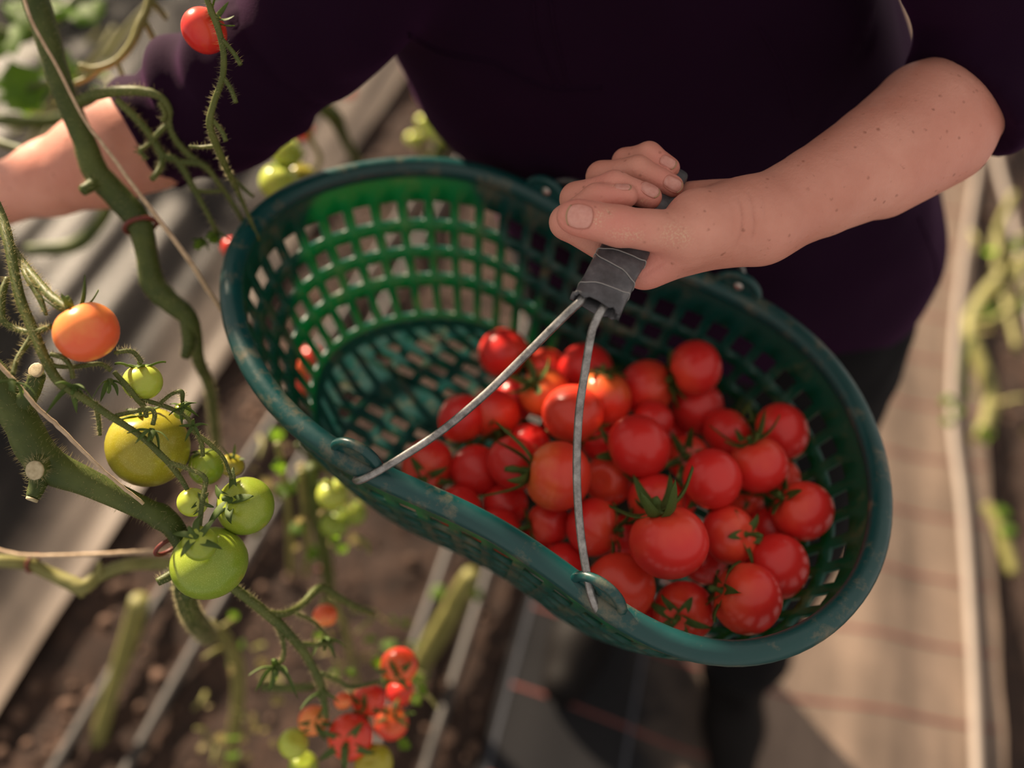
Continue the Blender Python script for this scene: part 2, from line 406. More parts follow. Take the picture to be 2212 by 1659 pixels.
tang = np.roll(dense, -1, 0)-np.roll(dense, 1, 0); tang /= np.linalg.norm(tang, axis=1)[:, None]
area = np.sum(dense[:, 0]*np.roll(dense[:, 1], -1)-np.roll(dense[:, 0], -1)*dense[:, 1])
nrm = np.c_[tang[:, 1], -tang[:, 0]]*(1 if area > 0 else -1)       # outward
center = dense-nrm*RIMR
basket = thing('harvest_basket', 'oval dark green plastic lattice basket half full of red tomatoes', 'basket', BK(0, 0, -.14))
ii = np.arange(0, 1120, 8)
rimP = BK(center[ii, 0], center[ii, 1])
part('rim', tube(rimP, RIMR, 14, closed=True), M['rim'], basket)
gi = (us*1120).astype(int) % 1120
LV = np.array([0, .10, .225, .355, .42, .53, .59, .70, .77, .945, 1.0])
HOLE = {2, 4, 6, 8}
def wallpt(idx, v, off):
    c = center[idx]; sa = 1-.245*v**1.35; sb = 1-.285*v**1.35
    q = c*[sa, sb]+nrm[idx]*off
    return q
Vin = []; thick = .0038
for side in (0, 1):
    for v in LV:
        q = wallpt(gi, v, thick*side-.002)
        Vin.append(BK(q[:, 0], q[:, 1], -.14*v-.002*side*0))
Vw = np.vstack(Vin); nv = len(LV)
ID = lambda s, j, i: (s*nv+j)*NU+(i % NU)
Fw = []
solid = lambda j, i: not (j in HOLE and i % 3 != 2)
for j in range(nv-1):
    for i in range(NU):
        if solid(j, i):
            Fw.append([ID(0, j, i), ID(0, j, i+1), ID(0, j+1, i+1), ID(0, j+1, i)])
            Fw.append([ID(1, j, i), ID(1, j+1, i), ID(1, j+1, i+1), ID(1, j, i+1)])
            if j > 0 and not solid(j-1, i): Fw.append([ID(0, j, i), ID(1, j, i), ID(1, j, i+1), ID(0, j, i+1)])
            if j < nv-2 and not solid(j+1, i): Fw.append([ID(0, j+1, i), ID(0, j+1, i+1), ID(1, j+1, i+1), ID(1, j+1, i)])
            if not solid(j, i-1): Fw.append([ID(0, j, i), ID(0, j+1, i), ID(1, j+1, i), ID(1, j, i)])
            if not solid(j, i+1): Fw.append([ID(0, j, i+1), ID(1, j, i+1), ID(1, j+1, i+1), ID(0, j+1, i+1)])
wl = part('lattice_wall', (Vw, np.array(Fw)), M['plastic'], basket, smooth=False)
# floor: ring plus bars
def boxbar(p, q, wvec, h):
    p, q = np.array(p), np.array(q); V = []
    for c in (p, q):
        for sx in (-1, 1):
            for sz in (-1, 1): V.append(c+wvec*sx+BN*h*sz)
    return np.array(V), [[0, 1, 3, 2], [4, 6, 7, 5], [0, 4, 5, 1], [2, 3, 7, 6], [0, 2, 6, 4], [1, 5, 7, 3]]
base = center*[.755, .715]
ring = []; k = np.arange(0, 1120, 10)
for s, l in ((1.01, -.137), (.895, -.138), (.895, -.1415), (1.01, -.1415)):
    ring.append(BK(base[k, 0]*s, base[k, 1]*s, l))
nr = len(k); RV = np.vstack(ring)
RF = [[s*nr+i, s*nr+(i+1) % nr, ((s+1) % 4)*nr+(i+1) % nr, ((s+1) % 4)*nr+i] for s in range(4) for i in range(nr)]
pieces = [(RV, RF)]
ang = np.arctan2(base[:, 1], base[:, 0]); od = np.argsort(ang); rad = np.hypot(base[:, 0], base[:, 1])
def inside(a, b, s=.915): return np.hypot(a, b) < s*np.interp(np.arctan2(b, a), ang[od], rad[od], period=2*pi)
for b in [k*.0175 for k in range(-7, 8)]:
    a = np.linspace(-.21, .21, 421); ok = a[inside(a, b)]
    if len(ok) > 10:
        hw = .0195 if abs(b) < .001 else .0036
        pieces.append(boxbar(BK(ok[0], b, -.1385), BK(ok[-1], b, -.1385), BB*hw, .0022))
for a in [-.2085+k*.0245 for k in range(18)]:
    b = np.linspace(-.13, .13, 261); ok = b[inside(a, b)]
    if len(ok) > 10: pieces.append(boxbar(BK(a, ok[0], -.1388), BK(a, ok[-1], -.1388), BA*.0038, .0021))
part('lattice_floor', join(*pieces), M['plastic'], basket, smooth=False)
# lugs and rivets
def near_idx(a, b): return int(np.argmin((dense[:, 0]-a)**2+(dense[:, 1]-b)**2))
LUGS = []
for a, b in ((-.090, -.163), (.095, -.170), (-.095, .167), (.088, .161)):
    i = near_idx(a, b); c2 = center[i]; t2 = tang[i]; n2 = nrm[i]
    c = BK(c2[0], c2[1], .002); t = BA*t2[0]+BB*t2[1]; nn = BA*n2[0]+BB*n2[1]
    th = np.linspace(-.12, pi+.12, 18); R = .0185
    arch = np.array([c+t*R*cos(x)+BN*(R*.95*sin(x)+.003) for x in th])
    lug = part('handle_lug', tube(arch, .0036, 8), M['rim'], basket)
    V = [c-nn*.0014+BN*.002]+[c-nn*.0014+t*R*.97*cos(x)+BN*(R*.9*sin(x)+.002) for x in np.linspace(0, pi, 14)]
    V2 = [v+nn*.0028 for v in V]; nV = len(V)
    Fp = [[0, i_, i_+1] for i_ in range(1, nV-1)]+[[nV, nV+i_+1, nV+i_] for i_ in range(1, nV-1)]
    part('lug_web', (np.array(V+V2), Fp), M['rim'], lug, smooth=False)
    piv = c+BN*.0115
    rv = []
    for s in range(7):
        x = s/6*pi/2; rv.append((cos(x)*.0042, sin(x)*.0022))
    RVv = []; RFf = []
    for rr, hh in rv:
        for q in range(10): RVv.append(piv-nn*(.003+hh)+(t*cos(q/10*2*pi)+BN*sin(q/10*2*pi))*rr)
    for s in range(6):
        for q in range(10): RFf.append([s*10+q, s*10+(q+1) % 10, s*10+10+(q+1) % 10, s*10+10+q])
    part('rivet', (np.array(RVv), RFf), M['rivet'], lug)
    LUGS.append((piv, nn, t))
# grip
G0 = gnd(1287, 662, 1.112); Gd = gnd(1348, 545, 1.122)-G0; Gd /= np.linalg.norm(Gd)
GL = .126; gw = BA-Gd*(BA@Gd); gw /= np.linalg.norm(gw); gn = np.cross(gw, Gd)
if gn[2] < 0: gn = -gn
NS, NA = 48, 36; GV = []
for i in range(NS):
    s = i/(NS-1)
    for j in range(NA):
        t = j/NA*2*pi; ct, st = cos(t), sin(t)
        x = math.copysign(abs(ct)**.55, ct)*.0148; y = math.copysign(abs(st)**.6, st)*.0062
        k = 1+.06*(1-s)**3+.05*max(0, 1-s*9)
        wrap = ((s*4.3+.10*ct+.05*st) % 1.0); k += .07*wrap
        k += .03*noise.noise(Vector((s*14, ct*2, st*2)))
        sl = s*GL
        if i == 0: sl += .0022*noise.noise(Vector((ct*4, st*4, 2)))+.0008*sin(9*t)
        GV.append(G0+Gd*sl+gw*x*k+gn*y*k)
GV = np.array(GV); GF = []
for i in range(NS-1):
    for j in range(NA): GF.append([i*NA+j, i*NA+(j+1) % NA, (i+1)*NA+(j+1) % NA, (i+1)*NA+j])
n0 = len(GV); c0 = GV[:NA].mean(0); inner = []
for dd, kk in ((.0, .84), (.014, .80)):
    inner.append(c0+Gd*dd+(GV[:NA]-c0)*kk)
GV = np.vstack([GV]+inner)
for j in range(NA):
    jj = (j+1) % NA
    GF.append([j, n0+j, n0+jj, jj]); GF.append([n0+j, n0+NA+j, n0+NA+jj, n0+jj])
GF.append([n0+NA+j for j in range(NA)]); GF.append([(NS-1)*NA+j for j in range(NA)])
grip = part('taped_grip', (GV, GF), M['tape'], basket, label='dark grey tape wrapped flat around the handle wires')
# tape edges: thin raised ridges across the grip
for s0, sk in ((.10, .004), (.235, -.005), (.33, .003)):
    P = []
    for j in range(40):
        t = j/39*2*pi; ct, st = cos(t), sin(t)
        x = math.copysign(abs(ct)**.55, ct)*.0148*1.085; y = math.copysign(abs(st)**.6, st)*.0062*1.12
        P.append(G0+Gd*(s0*GL+sk*ct+.0006*sin(5*t))+gw*x+gn*y)
    part('tape_edge', tube(np.array(P), .0004, 6), M['tape_edge'], grip)
# handle wires: front half traced, back half mirrored across the basket
fl_ = [(768, 1040, .682, 9), (786, 1034, .676, 9), (820, 1016, .672, 9), (880, 980, .668, 9), (960, 926, .662, 9), (1050, 850, .655, 9), (1130, 772, .645, 9), (1200, 702, .635, 9), (1236, 667, .629, 9), (1254, 650, .627, 9), (1264, 632, .629, 9)]
fr_ = [(1292, 1320, .652, 9), (1284, 1304, .648, 9), (1272, 1262, .645, 9), (1254, 1150, .645, 9), (1246, 1030, .643, 9), (1250, 900, .639, 9), (1264, 800, .633, 9), (1277, 722, .627, 9), (1288, 692, .624, 9), (1298, 672, .623, 9), (1310, 655, .626, 9)]
gb = float((G0+Gd*GL/2-BO)@BB); gbl = float((G0+Gd*GL/2-BO)@BA)
gback = G0+Gd*(GL-.004)
for pts, lug in ((fl_, 2), (fr_, 3)):
    W = wpath(pts, 46)[:, :3]
    q = W-BO; A, B_, L_ = q@BA, q@BB, q@BN
    k = np.linspace(0, 1, 46)
    tgt = LUGS[lug][0]+LUGS[lug][1]*.006
    endp = gback+gw*(.007 if lug == 3 else -.007)
    A2 = A.copy(); 
    back = BK(A2, -B_, L_)
    # shear the mirrored half so that it runs from the far lug to the far end of the grip
    corr = np.outer(1-k, tgt-back[0])+np.outer(k, endp-back[-1]); back = back+corr
    full = np.vstack([W, back[::-1]])
    full = np.vstack([[full[0]+ -LUGS[0 if lug == 2 else 1][1]*.010], full, [full[-1]-LUGS[lug][1]*.010]])
    part('handle_wire', tube(full, .0028, 10), M['wire'], basket)

# ------------------------------------------------------------------ tomatoes
def tomato_mesh(seed, asp, lob):
    rnd = random.Random(seed); nu, nv_ = 30, 18; V = []; ph = rnd.uniform(0, 6); tilt = rnd.uniform(-.06, .06)
    for j in range(nv_+1):
        th = j/nv_*pi
        for i in range(nu):
            p = i/nu*2*pi
            r = sin(th)**.96*(1+lob*cos(5*p+ph)*math.exp(-(th/.9)**2)+.02*cos(2*p+ph))
            z = cos(th)*asp-.17*math.exp(-(th/.34)**2)-(.02*math.exp(-((pi-th)/.2)**2))*-1
            V.append((r*cos(p)+tilt*z, r*sin(p), z))
    F = [[j*nu+i, (j+1)*nu+i, (j+1)*nu+(i+1) % nu, j*nu+(i+1) % nu] for j in range(nv_) for i in range(nu)]
    return mk_mesh('tomato_fruit', V, np.array(F))
TM = [tomato_mesh(s, a, l) for s, a, l in ((1, .90, .02), (2, .98, .01), (3, .86, .035), (4, 1.03, .012), (5, .93, .03))]
for me in TM: me.materials.append(M['red'])
def sepal_mesh(curl, bend, seed, wd=.27):
    rnd = random.Random(seed); n = 8; V = []
    for i in range(n+1):
        u = i/n; x = .06+1.02*u; z = curl*u*u*.8+.10*u*(1-u)*2+ (.05*sin(u*5+seed)); y = bend*u*u
        w_ = wd*(u+.12)**.5*(1-u)**.75*1.5*.75
        V += [(x, y-w_, z+.03), (x, y, z-.035), (x, y+w_, z+.03)]
    V = np.array(V); V2 = V.copy(); V2[:, 2] -= .022
    m_ = len(V); F = []
    for i in range(n):
        for k in (0, 1):
            a = i*3+k; F.append([a, a+3, a+4, a+1]); F.append([m_+a, m_+a+1, m_+a+4, m_+a+3])
        a = i*3; F.append([a, m_+a, m_+a+3, a+3]); a = i*3+2; F.append([a, a+3, m_+a+3, m_+a])
    me = mk_mesh('sepal', np.vstack([V, V2]), F); me.materials.append(M['sepal']); return me
SEP = {'up': [sepal_mesh(1.0, .15, 1), sepal_mesh(.7, -.2, 2), sepal_mesh(1.3, .05, 3)],
       'flat': [sepal_mesh(.15, .2, 4), sepal_mesh(-.1, -.2, 5), sepal_mesh(.35, .1, 6)],
       'down': [sepal_mesh(-.6, .15, 7), sepal_mesh(-.35, -.2, 8), sepal_mesh(-.5, .05, 9)]}
def hub_mesh(length, seed):
    rnd = random.Random(seed)
    P = np.array([(0, 0, -.05), (0, 0, .06), (.02, .02, .06+length*.35), (.05*seed, .03, .06+length*.7), (.10*seed, .02, .06+length)])
    P = cr(P, 9); R = np.array([.16, .13, .09, .075, .075, .095, .105, .08, .07])
    me = mk_mesh('calyx', *tube(P, R, 8)); me.materials.append(M['sepal']); return me
HUB = [hub_mesh(.35, 0), hub_mesh(.6, 1), hub_mesh(.22, -1)]
def frame(axis, roll=0.0):
    z = Vector(axis).normalized(); q = z.to_track_quat('Z', 'Y').to_matrix().to_4x4()
    return q @ Matrix.Rotation(roll, 4, 'Z')
def add_calyx(parent, style, ns, zoff, size=1.0, hub=None, name='calyx'):
    h = bpy.data.objects.new(name, random.choice(HUB) if hub is None else HUB[hub]); link(h, parent)
    h.location = (0, 0, zoff); h.scale = (size,)*3
    a0 = random.uniform(0, 6)
    for k in range(ns):
        s = bpy.data.objects.new('sepal', random.choice(SEP[style])); link(s, h)
        s.rotation_euler = (random.uniform(-.25, .25), random.uniform(-.2, .2), a0+k/ns*2*pi+random.uniform(-.2, .2))
        f = random.uniform(.8, 1.1); s.scale = (f, 1, f)
    return h
ASP = [.90, .98, .86, 1.03, .93]
def tomato(pos, D, axis, mat, label, group, calyx='flat', var=None, ns=5, csize=1.0, cat='tomato', hub=None, sq=1.0):
    v = random.randrange(5) if var is None else var
    o = bpy.data.objects.new('tomato', TM[v]); COL.objects.link(o)
    o.matrix_world = Matrix.Translation(Vector([float(x) for x in pos])) @ frame(axis, random.uniform(0, 6)) @ Matrix.Diagonal((D/2, D/2*sq, D/2, 1))
    o.material_slots[0].link = 'OBJECT'; o.material_slots[0].material = M[mat]
    tag(o, label, cat, group)
    if calyx: add_calyx(o, calyx, ns, ASP[v]-.17, csize, hub)
    return o
def wall_room(a, b, l):
    """distance from (a, b) at level l to the inside of the basket wall"""
    v = min(1, max(0, -l/.14)); P = center*[1-.245*v**1.35, 1-.285*v**1.35]
    return float(np.min(np.hypot(P[:, 0]-a, P[:, 1]-b)))-.003
def cam_axis(dx, dy, dz):
    """image direction (right, down, toward the camera) -> world vector"""
    v = dx*CX-dy*CY-dz*FW; return v/np.linalg.norm(v)
# id: (a, b, l, diameter) in the basket's own axes
BT = {1: (-.0752, .0776, -.116, .0455), 2: (-.0345, .0866, -.118, .0366), 3: (-.0009, .1039, -.104, .0473), 4: (-.0196, .0400, -.0908, .0418), 5: (-.0429, .0399, -.1228, .0382), 6: (-.0705, -.0160, -.1020, .0390), 7: (-.0492, .0055, -.1054, .0448), 8: (.0151, .0032, -.0500, .0497), 9: (.0292, .0511, -.0745, .0450), 10: (.0563, .0846, -.0772, .0460), 11: (.0859, .1013, -.0450, .0449), 12: (.1032, .0954, -.0839, .0462), 13: (.1344, .0718, -.0690, .0430), 14: (.1776, .0824, -.0450, .0466), 15: (.1637, .0294, -.0350, .0438), 16: (.0746, -.0032, -.0400, .0492), 17: (.0744, .0520, -.0732, .0337), 18: (.1137, .0347, -.0750, .0354), 19: (.1356, -.0072, -.0300, .0440), 20: (.2097, .0156, -.0449, .0459), 21: (.1901, .0545, -.0700, .0344), 22: (.1712, .0275, -.0857, .0314), 23: (.1659, -.0326, -.0500, .0434), 24: (.1250, -.0825, -.0200, .0550), 25: (.2127, -.0349, -.0564, .0471), 26: (.1950, -.0767, -.0486, .0508), 27: (.1604, -.0902, -.0850, .0463), 28: (.1099, -.1025, -.0750, .0493), 29: (.1053, -.0280, -.0600, .0428), 30: (.1975, .0107, -.0810, .0359), 31: (.0303, -.0599, -.0450, .0531), 32: (-.0088, -.0442, -.0818, .0427), 33: (-.0373, -.0520, -.1075, .0407), 34: (-.0746, -.0644, -.1150, .0429), 35: (-.0321, -.0880, -.1118, .0360), 36: (-.0027, -.0610, -.1175, .0375), 37: (.0056, -.0954, -.1077, .0406), 38: (.0386, -.0732, -.0914, .0330), 39: (.0717, -.0701, -.0700, .0443), 40: (.0642, -.0181, -.0800, .0398), 41: (.0643, -.0959, -.1000, .0362), 42: (.0361, -.0849, -.1192, .0314), 43: (.1403, -.0938, -.1150, .0304), 44: (-.0103, -.0065, -.1050, .0362), 45: (.1204, .0087, -.1050, .0349), 46: (.1616, -.0285, -.1050, .0375), 47: (.1960, .0080, -.1150, .0340), 48: (.0972, -.0404, -.1100, .0359), 49: (.0420, .0402, -.1150, .0386), 50: (.0913, .0763, -.1171, .0393)}
# id: (calyx direction in the photograph or None, sepal style, skin, label)
BL = {
 1: ((.85, .45, .1), 'flat', 'red', 'red tomato at the far left of the heap, touching no wire, calyx on its right'),
 2: (None, None, 'orangered', 'small orange red tomato behind the left wire between two bigger ones'),
 3: ((.75, .6, -.1), 'flat', 'red', 'red tomato straight below the taped grip, crossed by the right wire'),
 4: ((-.5, -.45, .75), 'up', 'orangered', 'orange red tomato with upright calyx, just right of the left wire'),
 5: (None, None, 'red', 'small red tomato tucked under the left wire, mostly hidden'),
 6: ((.2, .9, -.2), 'flat', 'red', 'red tomato at the left edge of the heap under the middle of the left wire'),
 7: ((.15, .75, .6), 'up', 'red', 'red tomato crossed by the left wire, dark curled calyx at its lower side'),
 8: ((.3, .8, -.6), 'flat', 'orangered', 'large glossy orange red tomato left of and behind the right wire'),
 9: ((-.05, -.95, .15), 'flat', 'orangered', 'orange red tomato with a short stalk on top, right of the right wire'),
 10: ((.8, -.1, .35), 'flat', 'red', 'dark red tomato below the shaded wall, small calyx at its right'),
 11: ((-.85, .35, -.1), 'flat', 'red', 'plain red tomato highest up against the shaded far wall'),
 12: (None, None, 'red', 'dull red tomato directly beneath the topmost one by the far wall'),
 13: ((.9, -.5, -.3), 'up', 'red', 'dull red tomato with a tiny dot, partly under a neighbours calyx'),
 14: ((-.8, .1, -.4), 'flat', 'red', 'round red tomato nearest the far right wall of the basket'),
 15: ((-.35, -.9, .15), 'up', 'red', 'bright red tomato with calyx on top, left of the far right one'),
 16: ((-.7, .3, -.6), 'flat', 'red', 'large bright red tomato at the centre of the heap with a sharp highlight'),
 17: (None, None, 'red', 'small red tomato peeping out behind the large central one'),
 18: ((-.2, -.1, .9), 'up', 'red', 'small red tomato with long pointed sepals between bigger fruit'),
 19: ((-.3, .5, -.8), 'flat', 'red', 'round bright red tomato in the middle of the right half, no calyx showing'),
 20: ((-.8, -.5, .15), 'flat', 'red', 'red tomato touching the right wall, calyx on its upper left'),
 21: (None, None, 'orangered', 'small orange tinted tomato half hidden beside the right wall'),
 22: ((.1, -.6, .6), 'flat', 'red', 'small dark red tomato deep in the right half of the heap'),
 23: ((.55, -.15, .8), 'flat', 'red', 'red tomato with a star shaped green calyx facing the viewer'),
 24: ((-.32, -.95, .1), 'up', 'red', 'largest red tomato of the heap with spiky calyx standing up'),
 25: (None, None, 'red', 'round red tomato low beside the right end wall'),
 26: ((-.9, -.3, .1), 'flat', 'red', 'large red tomato nearest the right front corner of the rim'),
 27: ((-.4, .05, .9), 'flat', 'red', 'red tomato with star calyx just inside the front rim by the right wire'),
 28: (None, None, 'orangered', 'large orange red tomato beside the right front handle lug'),
 29: ((-.1, .5, .5), 'flat', 'red', 'red tomato mostly hidden behind the largest one'),
 30: (None, None, 'red', 'dark red tomato hidden deep by the right wall'),
 31: ((-.95, -.15, .05), 'up', 'orangered', 'big orange red tomato with a bulge and long sepals on its left'),
 32: ((.4, .2, -.8), 'flat', 'red', 'red tomato behind the long sepals left of the big bulged one'),
 33: (None, None, 'red', 'plain oval red tomato third from the left at the front'),
 34: ((-.05, .5, .85), 'flat', 'red', 'red tomato with dark star calyx, leftmost at the front'),
 35: (None, None, 'red', 'red tomato rising behind the front rim, nearest the left wire lug'),
 36: (None, None, 'red', 'shaded red tomato below the big bulged one'),
 37: (None, None, 'red', 'pale highlighted red tomato cut off by the middle of the front rim'),
 38: ((-.9, .1, .2), 'flat', 'red', 'small dark red tomato left of the right wire near the front'),
 39: ((.85, .05, .4), 'flat', 'red', 'red tomato behind the lower right wire, calyx at its right'),
 40: ((-.4, .0, .9), None, 'red', 'dark red tomato with a small black mark, under the large central one'),
 41: (None, None, 'red', 'red tomato at the front rim just left of the right wire'),
 42: (None, None, 'red', 'tiny dark red tomato at the bottom of the front gap'),
 43: (None, None, 'red', 'small shaded tomato squeezed against the front rim')}
GB = 'ripe tomatoes in the basket'
for i, (a, b, l, D) in BT.items():
    for _ in range(40):       # keep every fruit clear of the wall and floor
        if wall_room(a, b, l) < D*.53+.001: k_ = .0012/math.hypot(a, b); a -= a*k_; b -= b*k_
    l = max(l, -.136+D*.46)
    P = BK(a, b, l)
    ax, st, sk, lab = BL.get(i, (None, None, 'red', 'shaded red tomato buried at the bottom of the heap'))
    axis = cam_axis(*ax) if ax is not None else cam_axis(random.uniform(-.6, .6), random.uniform(.0, .6), -1)
    random.seed(100+i)
    tomato(P, D*1.03, axis, sk, lab, GB, calyx=st, ns=5 if i % 3 else 6, csize=1.0 if i not in (24, 31, 18) else 1.12, sq=random.uniform(.95, 1.04))

# ------------------------------------------------------------------ vines
def vt(x, y, d, rpx, axis, mat, label, group, **k):
    return tomato(at(x, y, d), 2*pxr(rpx, d), cam_axis(*axis), mat, label, group, **k)
def hairs(paths, parent, n, L=.0035, seed=3):
    rnd = np.random.RandomState(seed); V = []; F = []
    for W in paths:
        seg = np.linalg.norm(np.diff(W[:, :3], axis=0), axis=1); m = int(n*seg.sum()*100)
        for _ in range(m):
            i = rnd.choice(len(seg), p=seg/seg.sum()); u = rnd.rand()
            p = W[i, :3]*(1-u)+W[i+1, :3]*u; r = W[i, 3]; t = W[i+1, :3]-W[i, :3]; t /= np.linalg.norm(t)
            d = rnd.randn(3); d -= t*(d@t); d /= np.linalg.norm(d)
            b0 = p+d*r*.95; tip = p+d*(r+L*rnd.uniform(.5, 1.2))+rnd.randn(3)*.0006
            s = np.cross(d, t)*.00012; k = len(V)
            V += [b0-s, b0+s, tip, b0+t*.0001]; F += [[k, k+1, k+2], [k+1, k+3, k+2], [k+3, k, k+2]]
    o = part('stem_hairs', (np.array(V), np.array(F)), M['hair'], parent); o['kind'] = 'stuff'; return o
def vine(label, base, specs, group=None, hair=0, hl=.0035):
    """specs: (part name, material, [(px, py, depth, r px), ...])"""
    t = thing('tomato_vine', label, 'vine', base, group); H = []
    for nm, mt, pts in specs:
        W = wpath(pts, max(8, 6*len(pts)))
        if pts[0][0] < -5 or pts[0][1] < -5: W = grow(W)
        bumpy = np.array([1+.07*noise.noise(Vector((i*.45, pts[0][0]*.1, 1))) for i in range(len(W))])
        part(nm, tube(W[:, :3], np.maximum(W[:, 3]*bumpy, 4e-4), 10), M[mt], t); H.append(W)
    if hair: hairs(H, t, hair, hl)
    return t
def cutface(parent, x, y, d, rpx, axis):
    c = at(x, y, d); ax = cam_axis(*axis); r = pxr(rpx, d)
    part('cut_end', tube(np.array([c-ax*.001, c+ax*.0008, c+ax*.0011]), [r, r*1.0, r*.8], 12), M['cut'], parent)
def dry_calyx(parent, x, y, d, size_px, axis, style='up', ns=5, hub=None):
    h = add_calyx(parent, style, ns, 0, 1.0, hub)
    h.matrix_local = Matrix.Translation(Vector((at(x, y, d)-ORG[parent]).tolist())) @ frame(cam_axis(*axis), random.uniform(0, 6)) @ Matrix.Diagonal((pxr(size_px, d),)*3+(1,))
    return h
random.seed(11)
# upper main stem, left
v1 = vine('thick hairy green vine stem crossing in front of the reaching forearm', at(415, 1500, 1.45), [
    ('stem', 'stem', [(40, -120, .76, 30), (70, -20, .76, 29), (99, 68, .765, 27), (127, 169, .77, 25), (155, 240, .775, 24), (182, 304, .78, 24), (207, 371, .785, 28), (255, 425, .79, 28), (300, 480, .79, 27), (316, 545, .795, 23), (330, 610, .80, 26), (365, 650, .80, 24), (402, 680, .80, 21), (418, 715, .805, 17), (430, 780, .83, 13), (455, 850, .90, 11), (470, 1000, 1.05, 9)]),
    ('stub', 'stem', [(215, 385, .785, 17), (195, 402, .775, 13), (178, 412, .77, 12)]),
    ('stub', 'stem', [(402, 690, .80, 14), (408, 740, .80, 14), (400, 772, .795, 10)]),
    ('truss_stalk', 'twig', [(160, 225, .775, 13), (203, 206, .765, 12), (257, 197, .76, 11), (304, 197, .757, 10), (345, 208, .757, 9), (364, 236, .76, 9), (366, 268, .765, 8), (378, 300, .77, 7), (405, 332, .775, 7), (432, 352, .78, 6)]),
    ('truss_stalk', 'twig', [(252, 215, .762, 8), (300, 262, .765, 8), (330, 300, .77, 8), (352, 337, .77, 9), (385, 350, .775, 8), (425, 419, .785, 6), (450, 465, .79, 5), (469, 503, .80, 5)]),
    ('twig', 'twig', [(385, 350, .775, 7), (438, 356, .78, 7), (475, 400, .79, 5), (506, 445, .80, 5), (540, 506, .82, 4)]),
    ('twig', 'twig', [(352, 337, .77, 8), (345, 365, .765, 7), (328, 388, .76, 6)]),
    ('twig', 'twig', [(362, 268, .765, 6), (340, 290, .765, 6), (332, 302, .768, 6)]),
    ('twig', 'twig', [(345, 222, .757, 5), (356, 245, .757, 5), (352, 262, .76, 5)]),
    ('twig', 'twig', [(332, 303, .768, 5), (312, 318, .768, 4), (303, 326, .768, 5), (318, 345, .77, 3)]),
    ('twig', 'twig', [(425, 412, .785, 5), (450, 414, .788, 4), (478, 412, .79, 4)])], hair=40, hl=.004)
dry_calyx(v1, 305, 328, .768, 16, (-.3, .6, .5)); dry_calyx(v1, 470, 505, .80, 26, (.2, .8, .3)); dry_calyx(v1, 440, 520, .80, 24, (-.2, .6, .5))
# curled dry truss above the sleeve
v2 = vine('thin curled truss twig hanging before the purple sleeve', at(520, 700, 1.2), [
    ('twig', 'twig', [(440, -20, .665, 6), (455, 20, .665, 7), (473, 68, .67, 7), (483, 118, .675, 7), (480, 170, .685, 7), (462, 222, .695, 7), (453, 268, .70, 8), (470, 320, .715, 8), (490, 365, .735, 7), (510, 405, .76, 6), (530, 450, .78, 4), (560, 520, .80, 3)]),
    ('twig', 'twig', [(480, 85, .67, 5), (505, 115, .675, 5), (520, 140, .675, 5)]),
    ('twig', 'twig', [(482, 165, .685, 5), (500, 195, .685, 5), (510, 222, .685, 5)]),
    ('twig', 'twig', [(456, 255, .70, 5), (480, 285, .70, 5), (488, 305, .70, 5)]),
    ('twig', 'twig', [(468, 315, .715, 5), (435, 318, .72, 4), (408, 316, .72, 3)]),
    ('twig', 'twig', [(495, 375, .76, 4), (530, 410, .77, 4), (548, 425, .775, 3)])], hair=25)
vt(441, 66, .69, 50, (.5, -.35, .3), 'red', 'red tomato hanging before the purple sleeve at the upper left', 'tomatoes still on the vines', calyx='up', csize=.8)
v3 = vine('curved twig of an old truss at the top left', at(330, 600, 1.5), [
    ('twig', 'stem_pale', [(330, -30, .86, 9), (318, 20, .86, 9), (304, 50, .86, 10), (284, 95, .86, 9), (250, 133, .86, 8), (205, 149, .86, 8), (172, 142, .86, 7)]),
    ('twig', 'stem_pale', [(215, 147, .86, 7), (190, 168, .86, 6), (162, 180, .86, 6)]),
    ('twig', 'stem_pale', [(315, 50, .86, 7), (330, 80, .87, 6), (348, 118, .88, 6)]),
    ('twig', 'stem_pale', [(330, 5, .86, 7), (348, 25, .87, 6), (358, 40, .88, 5)]),
    ('twig', 'stem_pale', [(255, 135, .86, 5), (265, 170, .86, 5), (262, 200, .86, 4)])], hair=15)
